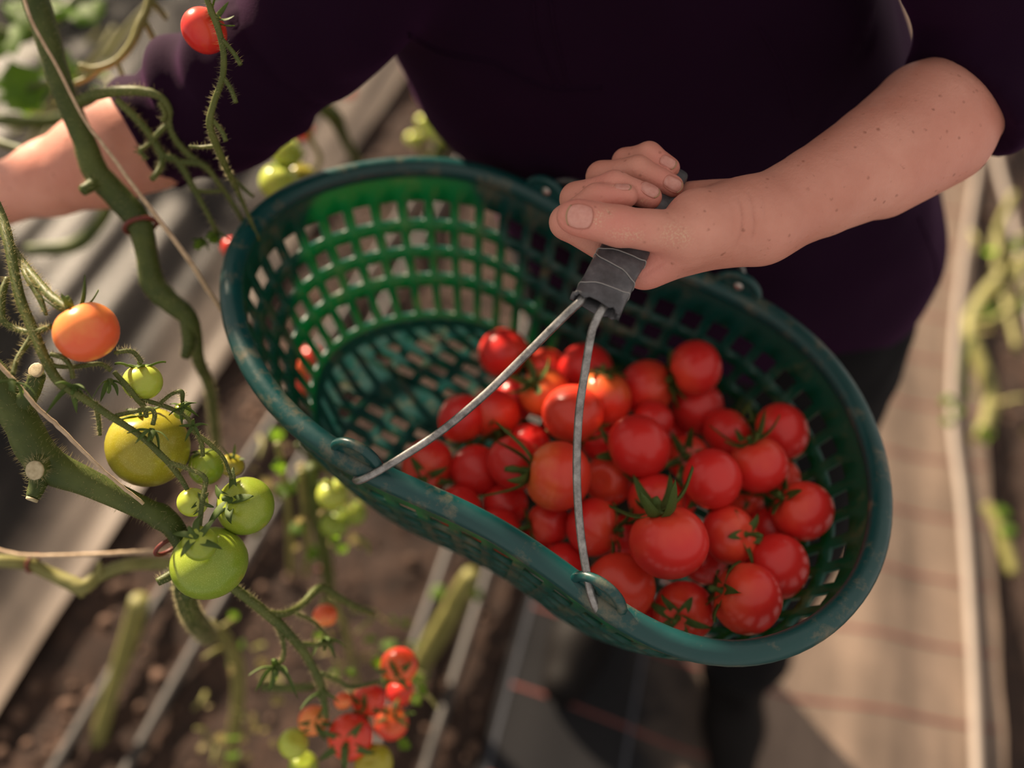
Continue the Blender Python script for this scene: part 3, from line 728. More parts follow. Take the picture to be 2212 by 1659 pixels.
# left foreground truss with the sharp green fruit
v4 = vine('sharp hairy truss carrying the green tomatoes at the left', at(100, 1100, .9), [
    ('truss_stalk', 'twig', [(-20, 420, .66, 12), (6, 480, .65, 12), (22, 540, .64, 11), (42, 640, .63, 11), (68, 705, .625, 11), (96, 772, .62, 11), (125, 822, .62, 11), (168, 852, .625, 9), (210, 880, .63, 8), (243, 902, .632, 8), (280, 925, .635, 7), (314, 950, .64, 7), (345, 980, .64, 7), (364, 999, .642, 7), (388, 1030, .645, 6), (405, 1058, .645, 5)]),
    ('twig', 'twig', [(364, 999, .642, 6), (400, 1010, .64, 5), (430, 1022, .638, 5), (444, 1036, .638, 6), (440, 1062, .638, 5)]),
    ('twig', 'twig', [(20, 530, .65, 10), (50, 570, .64, 9), (101, 631, .62, 10), (130, 655, .61, 10), (150, 668, .605, 8)]),
    ('twig', 'twig', [(48, 570, .64, 7), (60, 600, .63, 7), (84, 640, .625, 7), (100, 680, .62, 4)]),
    ('twig', 'twig', [(16, 600, .64, 6), (4, 640, .635, 8), (6, 690, .63, 8), (35, 710, .63, 7), (70, 718, .625, 7), (110, 705, .62, 5)]),
    ('twig', 'twig', [(70, 725, .625, 7), (50, 755, .62, 6), (35, 780, .615, 5), (28, 808, .61, 5)]),
    ('twig', 'twig', [(110, 765, .62, 6), (135, 772, .62, 6), (152, 790, .62, 5), (158, 818, .62, 5)]),
    ('twig', 'twig', [(108, 775, .62, 5), (118, 790, .62, 5), (160, 792, .625, 5), (215, 786, .63, 5), (240, 800, .632, 5)]),
    ('twig', 'twig', [(246, 803, .635, 5), (275, 835, .64, 6), (296, 862, .645, 6), (312, 880, .65, 6), (316, 900, .655, 5)]),
    ('twig', 'twig', [(304, 862, .65, 5), (354, 877, .66, 5), (385, 890, .66, 5), (408, 906, .66, 5), (416, 930, .66, 4), (449, 955, .665, 5), (480, 985, .668, 4), (492, 1010, .67, 4), (500, 1035, .665, 4)]),
    ('twig', 'twig', [(345, 872, .658, 4), (370, 852, .655, 4), (392, 846, .655, 5), (394, 868, .66, 4)]),
    ('twig', 'twig', [(246, 762, .63, 4), (280, 758, .635, 5), (296, 768, .638, 5), (306, 784, .64, 5)]),
    ('twig', 'twig', [(250, 898, .634, 5), (285, 890, .64, 5), (322, 882, .64, 5), (334, 895, .64, 5), (330, 918, .638, 5)]),
    ('twig', 'twig', [(205, 870, .632, 6), (212, 900, .64, 5), (216, 940, .645, 4)]),
    ('twig', 'twig', [(425, 935, .66, 5), (436, 960, .665, 5), (438, 985, .668, 5)]),
    ('twig', 'twig', [(445, 1040, .638, 5), (436, 1090, .632, 6), (432, 1130, .63, 5), (430, 1150, .63, 6)])], hair=60, hl=.0032)
dry_calyx(v4, 160, 835, .62, 48, (.1, .8, .5), 'up', 6); dry_calyx(v4, 27, 822, .61, 55, (-.1, .9, .3), 'up', 5)
dry_calyx(v4, 328, 928, .636, 40, (-.1, .9, .3), 'up', 6); dry_calyx(v4, 238, 822, .632, 42, (0, .9, .2), 'up', 5); dry_calyx(v4, 418, 920, .655, 26, (.1, .3, .6), 'up', 5)
dry_calyx(v4, 395, 880, .658, 30, (.3, .4, .3), 'up', 5)
GV_ = 'unripe tomatoes on the left truss'
vt(187, 717, .612, 70, (-.45, -.85, .1), 'orange', 'orange half ripe tomato at the left edge above the green ones', GV_, calyx='up', csize=.75, var=0)
vt(308, 825, .655, 43, (-.05, -1, .15), 'lime', 'small pale green tomato with a crown of sepals on the left truss', GV_, calyx='flat', csize=1.3, var=0, hub=2)
vt(320, 965, .69, 89, (-.1, -.9, .3), 'olive', 'largest yellowish green tomato behind the twigs of the left truss', GV_, calyx='flat', csize=.5, var=1)
vt(445, 1008, .705, 38, (-.1, -.9, .4), 'green', 'small green tomato between the yellowish one and the basket rim', GV_, calyx='flat', csize=.8)
vt(530, 1093, .68, 64, (-.45, -.35, .8), 'green', 'glossy green tomato nearest the front left handle lug', GV_, calyx='flat', csize=1.0, var=0)
vt(416, 1085, .655, 32, (.75, -.1, .4), 'lime', 'tiny pale tomato touching two larger green ones', GV_, calyx='flat', csize=.9, var=1)
vt(452, 1216, .672, 84, (-.2, -.9, .35), 'green', 'large green tomato lowest on the left truss', GV_, calyx=None, var=0)
vt(432, 1174, .625, 38, (-.05, -.6, .75), 'green', 'small green tomato with star calyx resting on the lowest large one', GV_, calyx='flat', csize=1.5, var=0, hub=1)
vt(394, 888, .675, 20, (0, -.9, .3), 'green', 'tiny dark green fruit under curled sepals on the left truss', GV_, calyx='flat', csize=1.2)
vt(500, 1005, .74, 27, (.2, -.6, .3), 'olive', 'small blurred yellowish tomato half hidden behind twigs', GV_, calyx='up', csize=.9)
# thick lower left stem
v5 = vine('thick hairy main stem with a cut branch scar at the left edge', at(490, 1700, 1.5), [
    ('stem', 'stem', [(-60, 760, .66, 34), (-5, 830, .66, 36), (45, 910, .66, 38), (75, 970, .66, 40), (115, 1010, .66, 38), (180, 1038, .665, 31), (250, 1070, .67, 27), (320, 1103, .675, 25), (345, 1115, .68, 28), (375, 1140, .685, 24), (400, 1190, .70, 22), (396, 1260, .74, 22), (415, 1330, .80, 22), (450, 1372, .92, 22)]),
    ('stub', 'stem', [(88, 1000, .655, 26), (80, 1012, .64, 22), (76, 1016, .632, 22)]),
    ('stub', 'stem', [(90, 1010, .66, 26), (82, 1045, .655, 19), (70, 1076, .65, 14)]),
    ('stub', 'stem', [(40, 890, .66, 26), (70, 840, .655, 19), (82, 808, .65, 17)]),
    ('stub', 'stem', [(398, 1215, .70, 13), (372, 1240, .69, 11), (340, 1258, .685, 9)]),
    ('stub', 'stem', [(408, 1270, .74, 12), (402, 1290, .73, 11)])], hair=60, hl=.004)
cutface(v5, 75, 1016, .630, 21, (-.15, .0, 1)); cutface(v5, 69, 1079, .649, 13, (-.3, .9, .3)); cutface(v5, 78, 800, .648, 17, (-.1, -.3, .9))
# blurred horizontal vine at the lower left
v6 = vine('blurred yellowish vine running level at the lower left', at(180, 1700, 1.35), [
    ('stem', 'stem_pale', [(-60, 1208, .84, 14), (0, 1212, .84, 14), (60, 1218, .85, 14), (110, 1240, .86, 14), (150, 1258, .86, 16), (180, 1268, .86, 16), (215, 1243, .87, 14), (270, 1222, .87, 14), (330, 1217, .88, 14), (390, 1222, .88, 13)]),
    ('stub', 'stem_pale', [(172, 1262, .86, 12), (176, 1285, .87, 8)]), ('stub', 'stem_pale', [(215, 1238, .865, 8), (214, 1215, .86, 5)])], hair=20)
v6b = vine('blurred pale upright stem rising from the soil at the lower left', gnd(205, 1690, .0), [
    ('stem', 'stem_pale', [(302, 1298, 1.30, 22), (288, 1350, 1.34, 22), (265, 1420, 1.38, 20), (248, 1470, 1.40, 17), (215, 1590, 1.44, 18), (200, 1700, 1.45, 18)])])
# lower truss with red fruit at the bottom
v7 = vine('green truss with ripening fruit at the bottom centre', at(640, 1750, 1.4), [
    ('truss_stalk', 'twig', [(470, 1240, .70, 12), (505, 1270, .71, 11), (545, 1300, .72, 11), (575, 1325, .73, 11), (610, 1355, .74, 11), (650, 1400, .76, 10), (675, 1440, .77, 9), (692, 1475, .78, 9), (700, 1510, .79, 7), (705, 1550, .80, 6)]),
    ('twig', 'twig', [(572, 1322, .73, 8), (610, 1327, .74, 8), (650, 1308, .76, 8), (692, 1270, .78, 9), (730, 1290, .80, 8), (770, 1312, .82, 7), (805, 1325, .84, 6)]),
    ('twig', 'twig', [(598, 1348, .74, 6), (612, 1385, .75, 5), (612, 1420, .755, 5), (596, 1440, .76, 5)]),
    ('twig', 'twig', [(652, 1392, .76, 6), (690, 1392, .77, 5), (716, 1388, .78, 4)]),
    ('twig', 'twig', [(694, 1455, .775, 6), (730, 1470, .79, 6), (760, 1484, .80, 5), (820, 1472, .82, 4)]),
    ('twig', 'twig', [(565, 1484, .86, 8), (620, 1486, .86, 9), (680, 1484, .86, 8)]),
    ('twig', 'twig', [(640, 1325, .76, 4), (680, 1345, .78, 4), (720, 1390, .80, 3)])], hair=30)
dry_calyx(v7, 596, 1440, .76, 52, (-.1, .5, .6), 'up', 6); dry_calyx(v7, 704, 1380, .78, 42, (.1, .6, .5), 'up', 5); dry_calyx(v7, 690, 1495, .785, 40, (.1, .6, .4), 'up', 5)
GR = 'ripening tomatoes on the lower truss'
for x, y, d, r, ax, mt, lab, cal in [
    (702, 1330, .86, 27, (.2, .8, .3), 'orange', 'small blurred orange tomato above the lower truss', None),
    (862, 1438, .86, 41, (-.1, .3, .9), 'orangered', 'red and orange tomato topmost of the bottom cluster, dark calyx on it', 'flat'),
    (865, 1495, .92, 30, (.3, .2, .3), 'red', 'red tomato squeezed below the topmost one in the bottom cluster', None),
    (797, 1513, .86, 36, (-.2, .2, .9), 'red', 'red tomato in the middle of the bottom cluster', 'flat'),
    (741, 1514, .84, 19, (.2, .6, .4), 'orange', 'tiny orange tomato in the middle of the bottom cluster', None),
    (677, 1556, .84, 33, (.4, .1, .8), 'orange', 'orange tomato at the left of the bottom cluster', 'flat'),
    (634, 1606, .85, 33, (.3, -.6, .5), 'lime', 'pale green tomato leftmost of the bottom cluster', None),
    (757, 1592, .84, 50, (-.1, .1, .95), 'red', 'largest red tomato of the bottom cluster with a star calyx', 'flat'),
    (845, 1562, .90, 36, (.2, -.6, .5), 'orangered', 'orange red tomato at the right of the bottom cluster', 'flat'),
    (808, 1650, .84, 42, (-.2, -.4, .7), 'olive', 'yellow tomato cut off by the bottom edge', None),
    (655, 1655, .90, 32, (.2, -.5, .4), 'green', 'dark green tomato beneath the pale leftmost one at the bottom', None)]:
    vt(x, y, d, r, ax, mt, lab, GR, calyx=cal, csize=1.15)
# stem behind, between the truss and the basket
v8 = vine('blurred green stem behind the front left lug of the basket', gnd(690, 1240, 0), [
    ('stem', 'stem', [(672, 1010, 1.0, 15), (680, 1080, 1.05, 15), (695, 1160, 1.15, 15), (708, 1240, 1.3, 14), (712, 1300, 1.45, 13)]),
    ('stem', 'stem_pale', [(650, 1020, 1.0, 8), (658, 1100, 1.1, 8), (665, 1170, 1.2, 8), (660, 1240, 1.35, 7)]),
    ('twig', 'stem', [(640, 960, .95, 6), (700, 1010, .98, 6), (760, 1040, 1.0, 6)])])
for x, y, d, r, mt, lab in [(718, 1068, .98, 34, 'lime', 'pale green tomato just under the front left basket rim'), (722, 1132, 1.05, 31, 'green', 'blurred green tomato below the pale one under the basket rim'),
                            (765, 1108, 1.1, 26, 'green', 'dark blurred green tomato hidden under the basket rim')]:
    vt(x, y, d, r, (-.1, -.7, .4), mt, lab, 'green tomatoes under the basket rim', calyx='flat', csize=.8)
# behind the basket, upper centre
v9 = vine('blurred green stem rising behind the left end of the basket', gnd(830, 420, 0), [
    ('stem', 'stem', [(690, 225, 1.1, 15), (722, 252, 1.12, 17), (738, 285, 1.2, 13), (755, 320, 1.3, 11), (775, 355, 1.4, 10), (830, 450, 1.9, 9)]),
    ('twig', 'stem_pale', [(655, 250, 1.05, 6), (672, 300, 1.08, 6), (690, 350, 1.12, 5), (650, 420, 1.2, 5)]),
    ('twig', 'stem', [(590, 420, 1.1, 6), (630, 360, 1.08, 6), (660, 330, 1.08, 5)])])
GA = 'tomatoes behind the left end of the basket'
for x, y, d, r, ax, mt, lab in [
    (620, 330, 1.02, 33, (.1, -.8, .3), 'lime', 'yellow green tomato above the pair behind the left rim'),
    (603, 393, 1.02, 43, (.1, -.7, .4), 'lime', 'large yellow green tomato behind the left rim of the basket'),
    (650, 383, 1.05, 33, (.3, -.7, .3), 'olive', 'yellowish tomato right of the large one behind the left rim'),
    (578, 315, 1.12, 25, (.3, .3, .5), 'red', 'blurred red tomato left of the green ones under the purple sleeve'),
    (604, 300, 1.14, 20, (.3, .3, .5), 'red', 'blurred small red tomato under the purple sleeve'),
    (655, 280, 1.14, 24, (-.3, .2, .5), 'red', 'blurred red tomato hanging off the green stem behind the basket'),
    (697, 222, 1.1, 15, (.3, .4, .4), 'orange', 'small blurred orange tomato at the tip of the stem behind the basket'),
    (502, 535, .98, 24, (.2, .4, .4), 'red', 'red tomato peeping out left of the basket rim'),
    (752, 198, 1.9, 14, (.2, .4, .4), 'red', 'far blurred red tomato on the white glare of the fabric'),
    (885, 140, 1.7, 14, (.2, .4, .4), 'orangered', 'far blurred red tomato beside the torso'),
    (915, 200, 1.6, 17, (.2, .4, .4), 'orangered', 'blurred orange red tomato beside the torso under the chest'),
    (672, 775, 1.1, 28, (.2, .4, .4), 'red', 'red tomato seen through the left wall of the basket'),
    (645, 800, 1.15, 26, (.2, .4, .4), 'orangered', 'orange red tomato seen through the left wall of the basket'),
    (655, 830, 1.15, 22, (.2, .4, .4), 'red', 'lower red tomato seen through the left wall of the basket')]:
    vt(x, y, d, r, ax, mt, lab, GA, calyx='flat' if r > 20 else None, csize=.7)
v10 = vine('blurred yellow green vine behind the basket beside the torso', gnd(960, 420, 0), [
    ('stem', 'stem', [(965, 270, 1.5, 13), (955, 310, 1.55, 15), (940, 350, 1.6, 14), (925, 420, 1.8, 12)]),
    ('twig', 'stem_pale', [(905, 290, 1.5, 8), (912, 330, 1.55, 10), (920, 360, 1.65, 8)])])
for x, y, r, lab in [(915, 262, 16, 'upper left of the small lime fruit beside the torso'), (893, 300, 17, 'lowest left of the small lime fruit beside the torso'),
                     (928, 287, 16, 'middle one of the small lime fruit beside the torso'), (950, 275, 15, 'right one of the small lime fruit beside the torso'), (958, 300, 13, 'lower right of the small lime fruit beside the torso')]:
    vt(x, y, 1.5, r, (.1, -.7, .4), 'lime', lab, 'lime fruit behind the basket', calyx=None)
# pale stem at the bottom between the pipes
v11 = vine('thick pale cut stem leaning over the soil below the basket', gnd(905, 1450, 0), [
    ('stem', 'stem_pale', [(1018, 1240, 1.40, 19), (1003, 1265, 1.42, 21), (975, 1320, 1.47, 23), (950, 1365, 1.52, 24), (925, 1405, 1.56, 23), (905, 1440, 1.60, 20)])])
# right hand vine
v12 = vine('blurred yellow green vine lying on the soil at the right edge', gnd(2150, 900, .0), [
    ('stem', 'stem_pale', [(2240, 560, 2.1, 14), (2180, 590, 2.1, 17), (2140, 625, 2.1, 18), (2105, 680, 2.08, 19), (2098, 730, 2.05, 17), (2120, 790, 2.02, 16), (2138, 850, 2.0, 17), (2135, 905, 1.98, 17), (2115, 950, 1.97, 13)]),
    ('stem', 'stem_pale', [(2130, 1090, 1.9, 12), (2155, 1130, 1.88, 13), (2175, 1190, 1.86, 15), (2190, 1240, 1.84, 13)]),
    ('twig', 'stem_pale', [(2140, 640, 2.08, 10), (2165, 600, 2.02, 8), (2185, 540, 1.95, 7)]),
    ('twig', 'stem_pale', [(2105, 700, 2.0, 8), (2150, 690, 2.0, 8), (2212, 640, 2.0, 8), (2230, 620, 2.0, 7)]),
    ('twig', 'stem', [(2098, 730, 2.0, 7), (2080, 790, 2.0, 7), (2085, 850, 2.0, 6)])])
# strings
def string(pts, label, n=40):
    W = wpath(pts, n); W[:, :3] += np.array([[.0006*noise.noise(Vector((i*.7, 1, 0))), .0006*noise.noise(Vector((i*.7, 2, 0))), 0] for i in range(n)])
    if pts[0][0] < -5 or pts[0][1] < -5: W = grow(W)
    o = part('garden_string', tube(W[:, :3], W[:, 3], 6), M['twine']); return tag(o, label, 'string', 'training strings of the vines')
string([(40, -60, .74, 4), (66, 40, .735, 4), (122, 142, .74, 4), (182, 258, .745, 4), (230, 322, .75, 4.5), (311, 432, .755, 5), (405, 557, .77, 6), (440, 612, .78, 6), (480, 672, .79, 5)], 'pale garden string wound along the upper left stem')
string([(-20, 770, .63, 5), (38, 830, .63, 5), (80, 880, .63, 5), (130, 925, .635, 5), (200, 995, .64, 4), (250, 1040, .65, 4), (310, 1088, .66, 4)], 'pale garden string crossing the thick lower left stem')
string([(-20, 1184, .82, 4), (60, 1200, .82, 4), (200, 1198, .83, 4.5), (300, 1192, .84, 4.5), (372, 1188, .85, 4)], 'pale garden string stretched above the level blurred vine')
# clips
def clip(x, y, d, rpx, tpx, axis, label):
    c = at(x, y, d); ax = Vector(cam_axis(*axis)); q = ax.to_track_quat('Z', 'Y')
    P = np.array([list(Vector(c.tolist())+q @ Vector((cos(t)*pxr(rpx, d), sin(t)*pxr(rpx, d), 0))) for t in np.linspace(0, 2*pi, 28, endpoint=False)])
    o = part('vine_clip', tube(P, pxr(tpx, d), 8, closed=True), M['clip'])
    c2 = at(x, y, d); tg = q @ Vector((1, 0, 0)); tg = np.array(tg)
    L = tube(np.array([c2+tg*pxr(rpx, d), c2+tg*pxr(rpx*1.22, d), c2+tg*pxr(rpx*1.35, d)]), [pxr(tpx*1.2, d), pxr(tpx*1.1, d), pxr(tpx*.8, d)], 8)
    org = ORG[o]; me = mk_mesh('vine_clip_tab', L[0]-org, L[1]); me.materials.append(M['clip']); k = bpy.data.objects.new('clip_tab', me); link(k, o)
    return tag(o, label, 'vine clip', 'brownish red vine clips')
clip(303, 488, .79, 33, 5, (.35, .9, .25), 'brownish red clip around the upper left stem')
clip(70, 1217, .85, 18, 4, (.95, .2, .2), 'brownish red clip around the level blurred vine')
clip(362, 1180, .70, 28, 5, (.6, .7, .3), 'brownish red clip looped behind the lowest green tomato')
clip(700, 1230, 1.28, 17, 4, (.1, .9, .3), 'blurred red clip on the stem below the basket rim')
# leaves
def leaf_mesh(seed):
    rnd = random.Random(seed); n = 10; V = []
    for i in range(n+1):
        u = i/n; wd = .42*sin(pi*u**.8)**.8*(1+.25*sin(u*17+seed)) if 0 < u < 1 else .01
        z = -.25*u*u+.05*sin(u*6+seed)
        V += [(u, -wd, z-.08), (u, -wd*.5, z+.02), (u, 0, z-.02), (u, wd*.5, z+.02), (u, wd, z-.08)]
    F = [[i*5+k, i*5+5+k, i*5+6+k, i*5+1+k] for i in range(n) for k in range(4)]
    me = mk_mesh('leaf', V, F); me.materials.append(M['leaf']); return me
LM = [leaf_mesh(s) for s in (1, 2, 3)]
def leaf(parent, x, y, d, size_px, axis, up=(0, 0, 1)):
    o = bpy.data.objects.new('leaf', random.choice(LM)); link(o, parent)
    X_ = Vector(cam_axis(*axis)); Z_ = Vector(up); Y_ = Z_.cross(X_).normalized(); Z_ = X_.cross(Y_)
    s = pxr(size_px, d); p = at(x, y, d)-ORG[parent]
    o.matrix_local = Matrix(((X_.x*s, Y_.x*s, Z_.x*s, p[0]), (X_.y*s, Y_.y*s, Z_.y*s, p[1]), (X_.z*s, Y_.z*s, Z_.z*s, p[2]), (0, 0, 0, 1)))
    return o
v13 = vine('leafy dark vine in the top left corner behind the stems', at(40, 700, 2.0), [
    ('stem', 'stem', [(-40, 60, 1.2, 16), (40, 80, 1.22, 16), (120, 40, 1.25, 14), (190, -30, 1.3, 12)]),
    ('stem', 'stem', [(-60, 250, 1.1, 14), (40, 262, 1.1, 15), (110, 262, 1.12, 14), (170, 240, 1.15, 10)]),
    ('stem', 'stem', [(-30, 300, .95, 9), (30, 318, .94, 9), (75, 332, .93, 9), (108, 338, .92, 11)]),
    ('twig', 'stem', [(60, 190, 1.2, 7), (95, 180, 1.2, 7), (130, 165, 1.2, 6)]),
    ('stem', 'stem', [(60, 540, 1.2, 14), (160, 530, 1.2, 16), (215, 480, 1.18, 14), (245, 430, 1.15, 10)]),
    ('twig', 'stem_pale', [(230, 130, 1.4, 8), (280, 60, 1.4, 8), (330, 10, 1.4, 8)])])
for x, y, d, s, ax in [(165, 50, 1.25, 75, (.6, -.6, .2)), (60, 60, 1.2, 110, (-.8, .3, .1)), (10, 20, 1.15, 130, (.9, -.1, .1)), (20, 130, 1.2, 120, (.5, .7, .1)), (120, 10, 1.25, 90, (.9, .2, .1)), (90, 110, 1.25, 90, (.8, .5, 0)),
                       (200, 190, 1.25, 40, (.8, .2, .2)), (60, 190, 1.2, 45, (.3, .5, .2)), (210, 160, 1.3, 40, (.5, -.5, .2)), (10, 180, 1.2, 80, (.6, .6, .1)), (50, 360, 1.3, 60, (-.7, .3, .1))]:
    leaf(v13, x, y, d, s, ax, up=(random.uniform(-.5, .3), random.uniform(-.2, .6), 1))
for x, y, d, s, ax in [(1000, 1255, 1.42, 26, (.9, .1, .3)), (960, 1270, 1.44, 36, (-.9, .4, .2)), (1015, 1270, 1.44, 34, (.8, .6, .2)), (905, 1440, 1.58, 40, (.2, .9, .2))]:
    leaf(v11, x, y, d, s, ax)
for x, y, d, s, ax in [(905, 1480, .93, 26, (.6, .6, .2)), (890, 1500, .9, 30, (.6, .5, .3)), (860, 1600, .92, 30, (.8, .3, .2)), (810, 1445, .9, 30, (.2, -.8, .2)), (770, 1455, .9, 26, (-.6, -.3, .2))]:
    leaf(v7, x, y, d, s, ax)
for x, y, d, s, ax in [(660, 1130, 1.1, 40, (-.8, .3, .2)), (740, 1090, 1.1, 40, (.6, .5, .2)), (640, 1060, 1.05, 45, (-.7, -.3, .2)), (690, 1180, 1.2, 40, (-.6, .6, .2)), (600, 990, .95, 35, (.2, .8, .2))]:
    leaf(v8, x, y, d, s, ax)
for x, y, d, s, ax in [(2060, 860, 1.95, 30, (-.8, .2, .2)), (2060, 905, 1.95, 28, (-.8, .1, .2)), (2150, 1095, 1.88, 38, (.7, .3, .2)), (2160, 1150, 1.86, 34, (.7, -.3, .2)), (2120, 920, 1.95, 36, (.4, .8, .2)), (2200, 630, 2.0, 36, (.5, .7, .2)), (2150, 660, 2.05, 34, (-.5, .7, .2)), (2190, 540, 2.0, 30, (.3, -.8, .2))]:
    leaf(v12, x, y, d, s, ax)
for x, y, d, s, ax in [(765, 165, 1.9, 22, (-.3, -.8, .2)), (955, 240, 1.55, 26, (.2, -.9, .2)), (940, 330, 1.6, 24, (.6, .4, .2))]:
    leaf(v10, x, y, d, s, ax)
for x, y, d, s, ax in [(440, 515, .8, 30, (-.5, .6, .4)), (455, 500, .8, 30, (.4, .7, .4))]:
    leaf(v1, x, y, d, s, ax)

# withered growth hanging low over the bed
def withered(label, base, main, box, nt_, nl, drange, seed):
    rnd = random.Random(seed); specs = list(main)
    for _ in range(nt_):
        x, y = rnd.uniform(box[0], box[2]), rnd.uniform(box[1], box[3]); d = rnd.uniform(*drange); a = rnd.uniform(0, 6.28); L = rnd.uniform(25, 70)
        specs.append(('twig', 'stem_pale', [(x, y, d, 5), (x+L*.5*cos(a)+8, y+L*.5*sin(a), d*.99, 5), (x+L*cos(a), y+L*sin(a)+10, d*.98, 3)]))
    t = vine(label, base, specs)
    for _ in range(nl):
        x, y = rnd.uniform(box[0], box[2]), rnd.uniform(box[1], box[3]); d = rnd.uniform(*drange)
        o = leaf(t, x, y, d, rnd.uniform(14, 34), (rnd.uniform(-1, 1), rnd.uniform(-1, 1), rnd.uniform(-.4, .6)), up=(rnd.uniform(-1, 1), rnd.uniform(-1, 1), rnd.uniform(.2, 1)))
        o.name = 'withered_leaf'
        o.material_slots[0].link = 'OBJECT'; o.material_slots[0].material = M['dry'] if rnd.random() < .75 else M['leaf']
    return t
withered('withered pale stem with dry leaves below the lowest green tomato', gnd(495, 1690, 0), [
    ('stem', 'stem_pale', [(455, 1350, 1.05, 12), (490, 1385, 1.12, 15), (512, 1440, 1.2, 15), (514, 1520, 1.3, 14), (503, 1600, 1.38, 15), (490, 1700, 1.44, 15)])], (440, 1330, 590, 1640), 8, 22, (1.08, 1.35), 1)
withered('dry tangle of twigs and leaves behind the lower truss', gnd(800, 1450, 0), [
    ('stem', 'stem_pale', [(720, 1290, 1.05, 7), (745, 1360, 1.15, 8), (760, 1430, 1.3, 8), (775, 1500, 1.45, 8)])], (690, 1290, 900, 1500), 9, 26, (1.0, 1.3), 2)
withered('dry leafy tangle under the left rim of the basket', gnd(640, 1230, 0), [
    ('stem', 'stem_pale', [(600, 960, .95, 8), (615, 1040, 1.05, 8), (625, 1130, 1.2, 8), (630, 1240, 1.45, 8)])], (545, 940, 790, 1190), 8, 30, (.95, 1.3), 3)
withered('dry pale twigs tangled in the top left corner', gnd(150, 420, 0), [
    ('stem', 'stem_pale', [(250, 60, 1.5, 7), (200, 140, 1.5, 8), (120, 220, 1.6, 8), (60, 330, 1.8, 8)])], (20, 60, 380, 420), 14, 24, (1.35, 1.9), 4)
withered('dry twigs and leaves on the soil at the right edge', gnd(2170, 800, 0), [
    ('stem', 'stem_pale', [(2190, 420, 2.4, 8), (2150, 520, 2.3, 8), (2170, 640, 2.2, 8), (2200, 760, 2.1, 8)])], (2080, 500, 2212, 1000), 8, 18, (1.95, 2.2), 5)

# low plants added at and beyond the top left corner, shading the fabric
rl = random.Random(21)
for i, (x0, y0) in enumerate(((-1.62, .75), (-1.58, 1.15), (-1.66, 1.55), (-1.60, 1.98), (-1.70, 2.45))):
    pl = thing('tomato_plant', ['low leafy tomato plant of the next row, nearest the left frame edge', 'low leafy tomato plant of the next row, second from the viewer', 'low leafy tomato plant at the top left corner of the picture', 'low leafy tomato plant of the next row just above the corner', 'farthest low leafy tomato plant of the next row'][i], 'plant', (x0, y0, .0), 'plants of the next row')
    P = np.array([(x0, y0, 0), (x0+.03, y0+.02, .15), (x0-.02, y0+.01, .30), (x0+.05, y0, .44)])
    part('stem', tube(cr(P, 14), np.linspace(.011, .006, 14), 8), M['stem'], pl)
    for k in range(5):
        a = rl.uniform(0, 6.28); z = rl.uniform(.08, .40); L = rl.uniform(.12, .24); q = np.array([x0, y0, z]); e = q+np.array([cos(a)*L, sin(a)*L, rl.uniform(-.02, .10)])
        part('leaf_stalk', tube(cr(np.array([q, (q+e)/2+np.array([0, 0, .03]), e]), 7), .003, 6), M['twig'], pl)
        for m_ in range(7):
            u = rl.uniform(.25, 1.0); p_ = q*(1-u)+e*u; b_ = rl.uniform(0, 6.28); s_ = rl.uniform(.06, .11)
            o = bpy.data.objects.new('leaf', rl.choice(LM)); link(o, pl)
            o.location = (p_-ORG[pl]).tolist(); o.rotation_euler = (rl.uniform(-.6, .6), rl.uniform(-.2, .8), b_); o.scale = (s_, s_, s_)
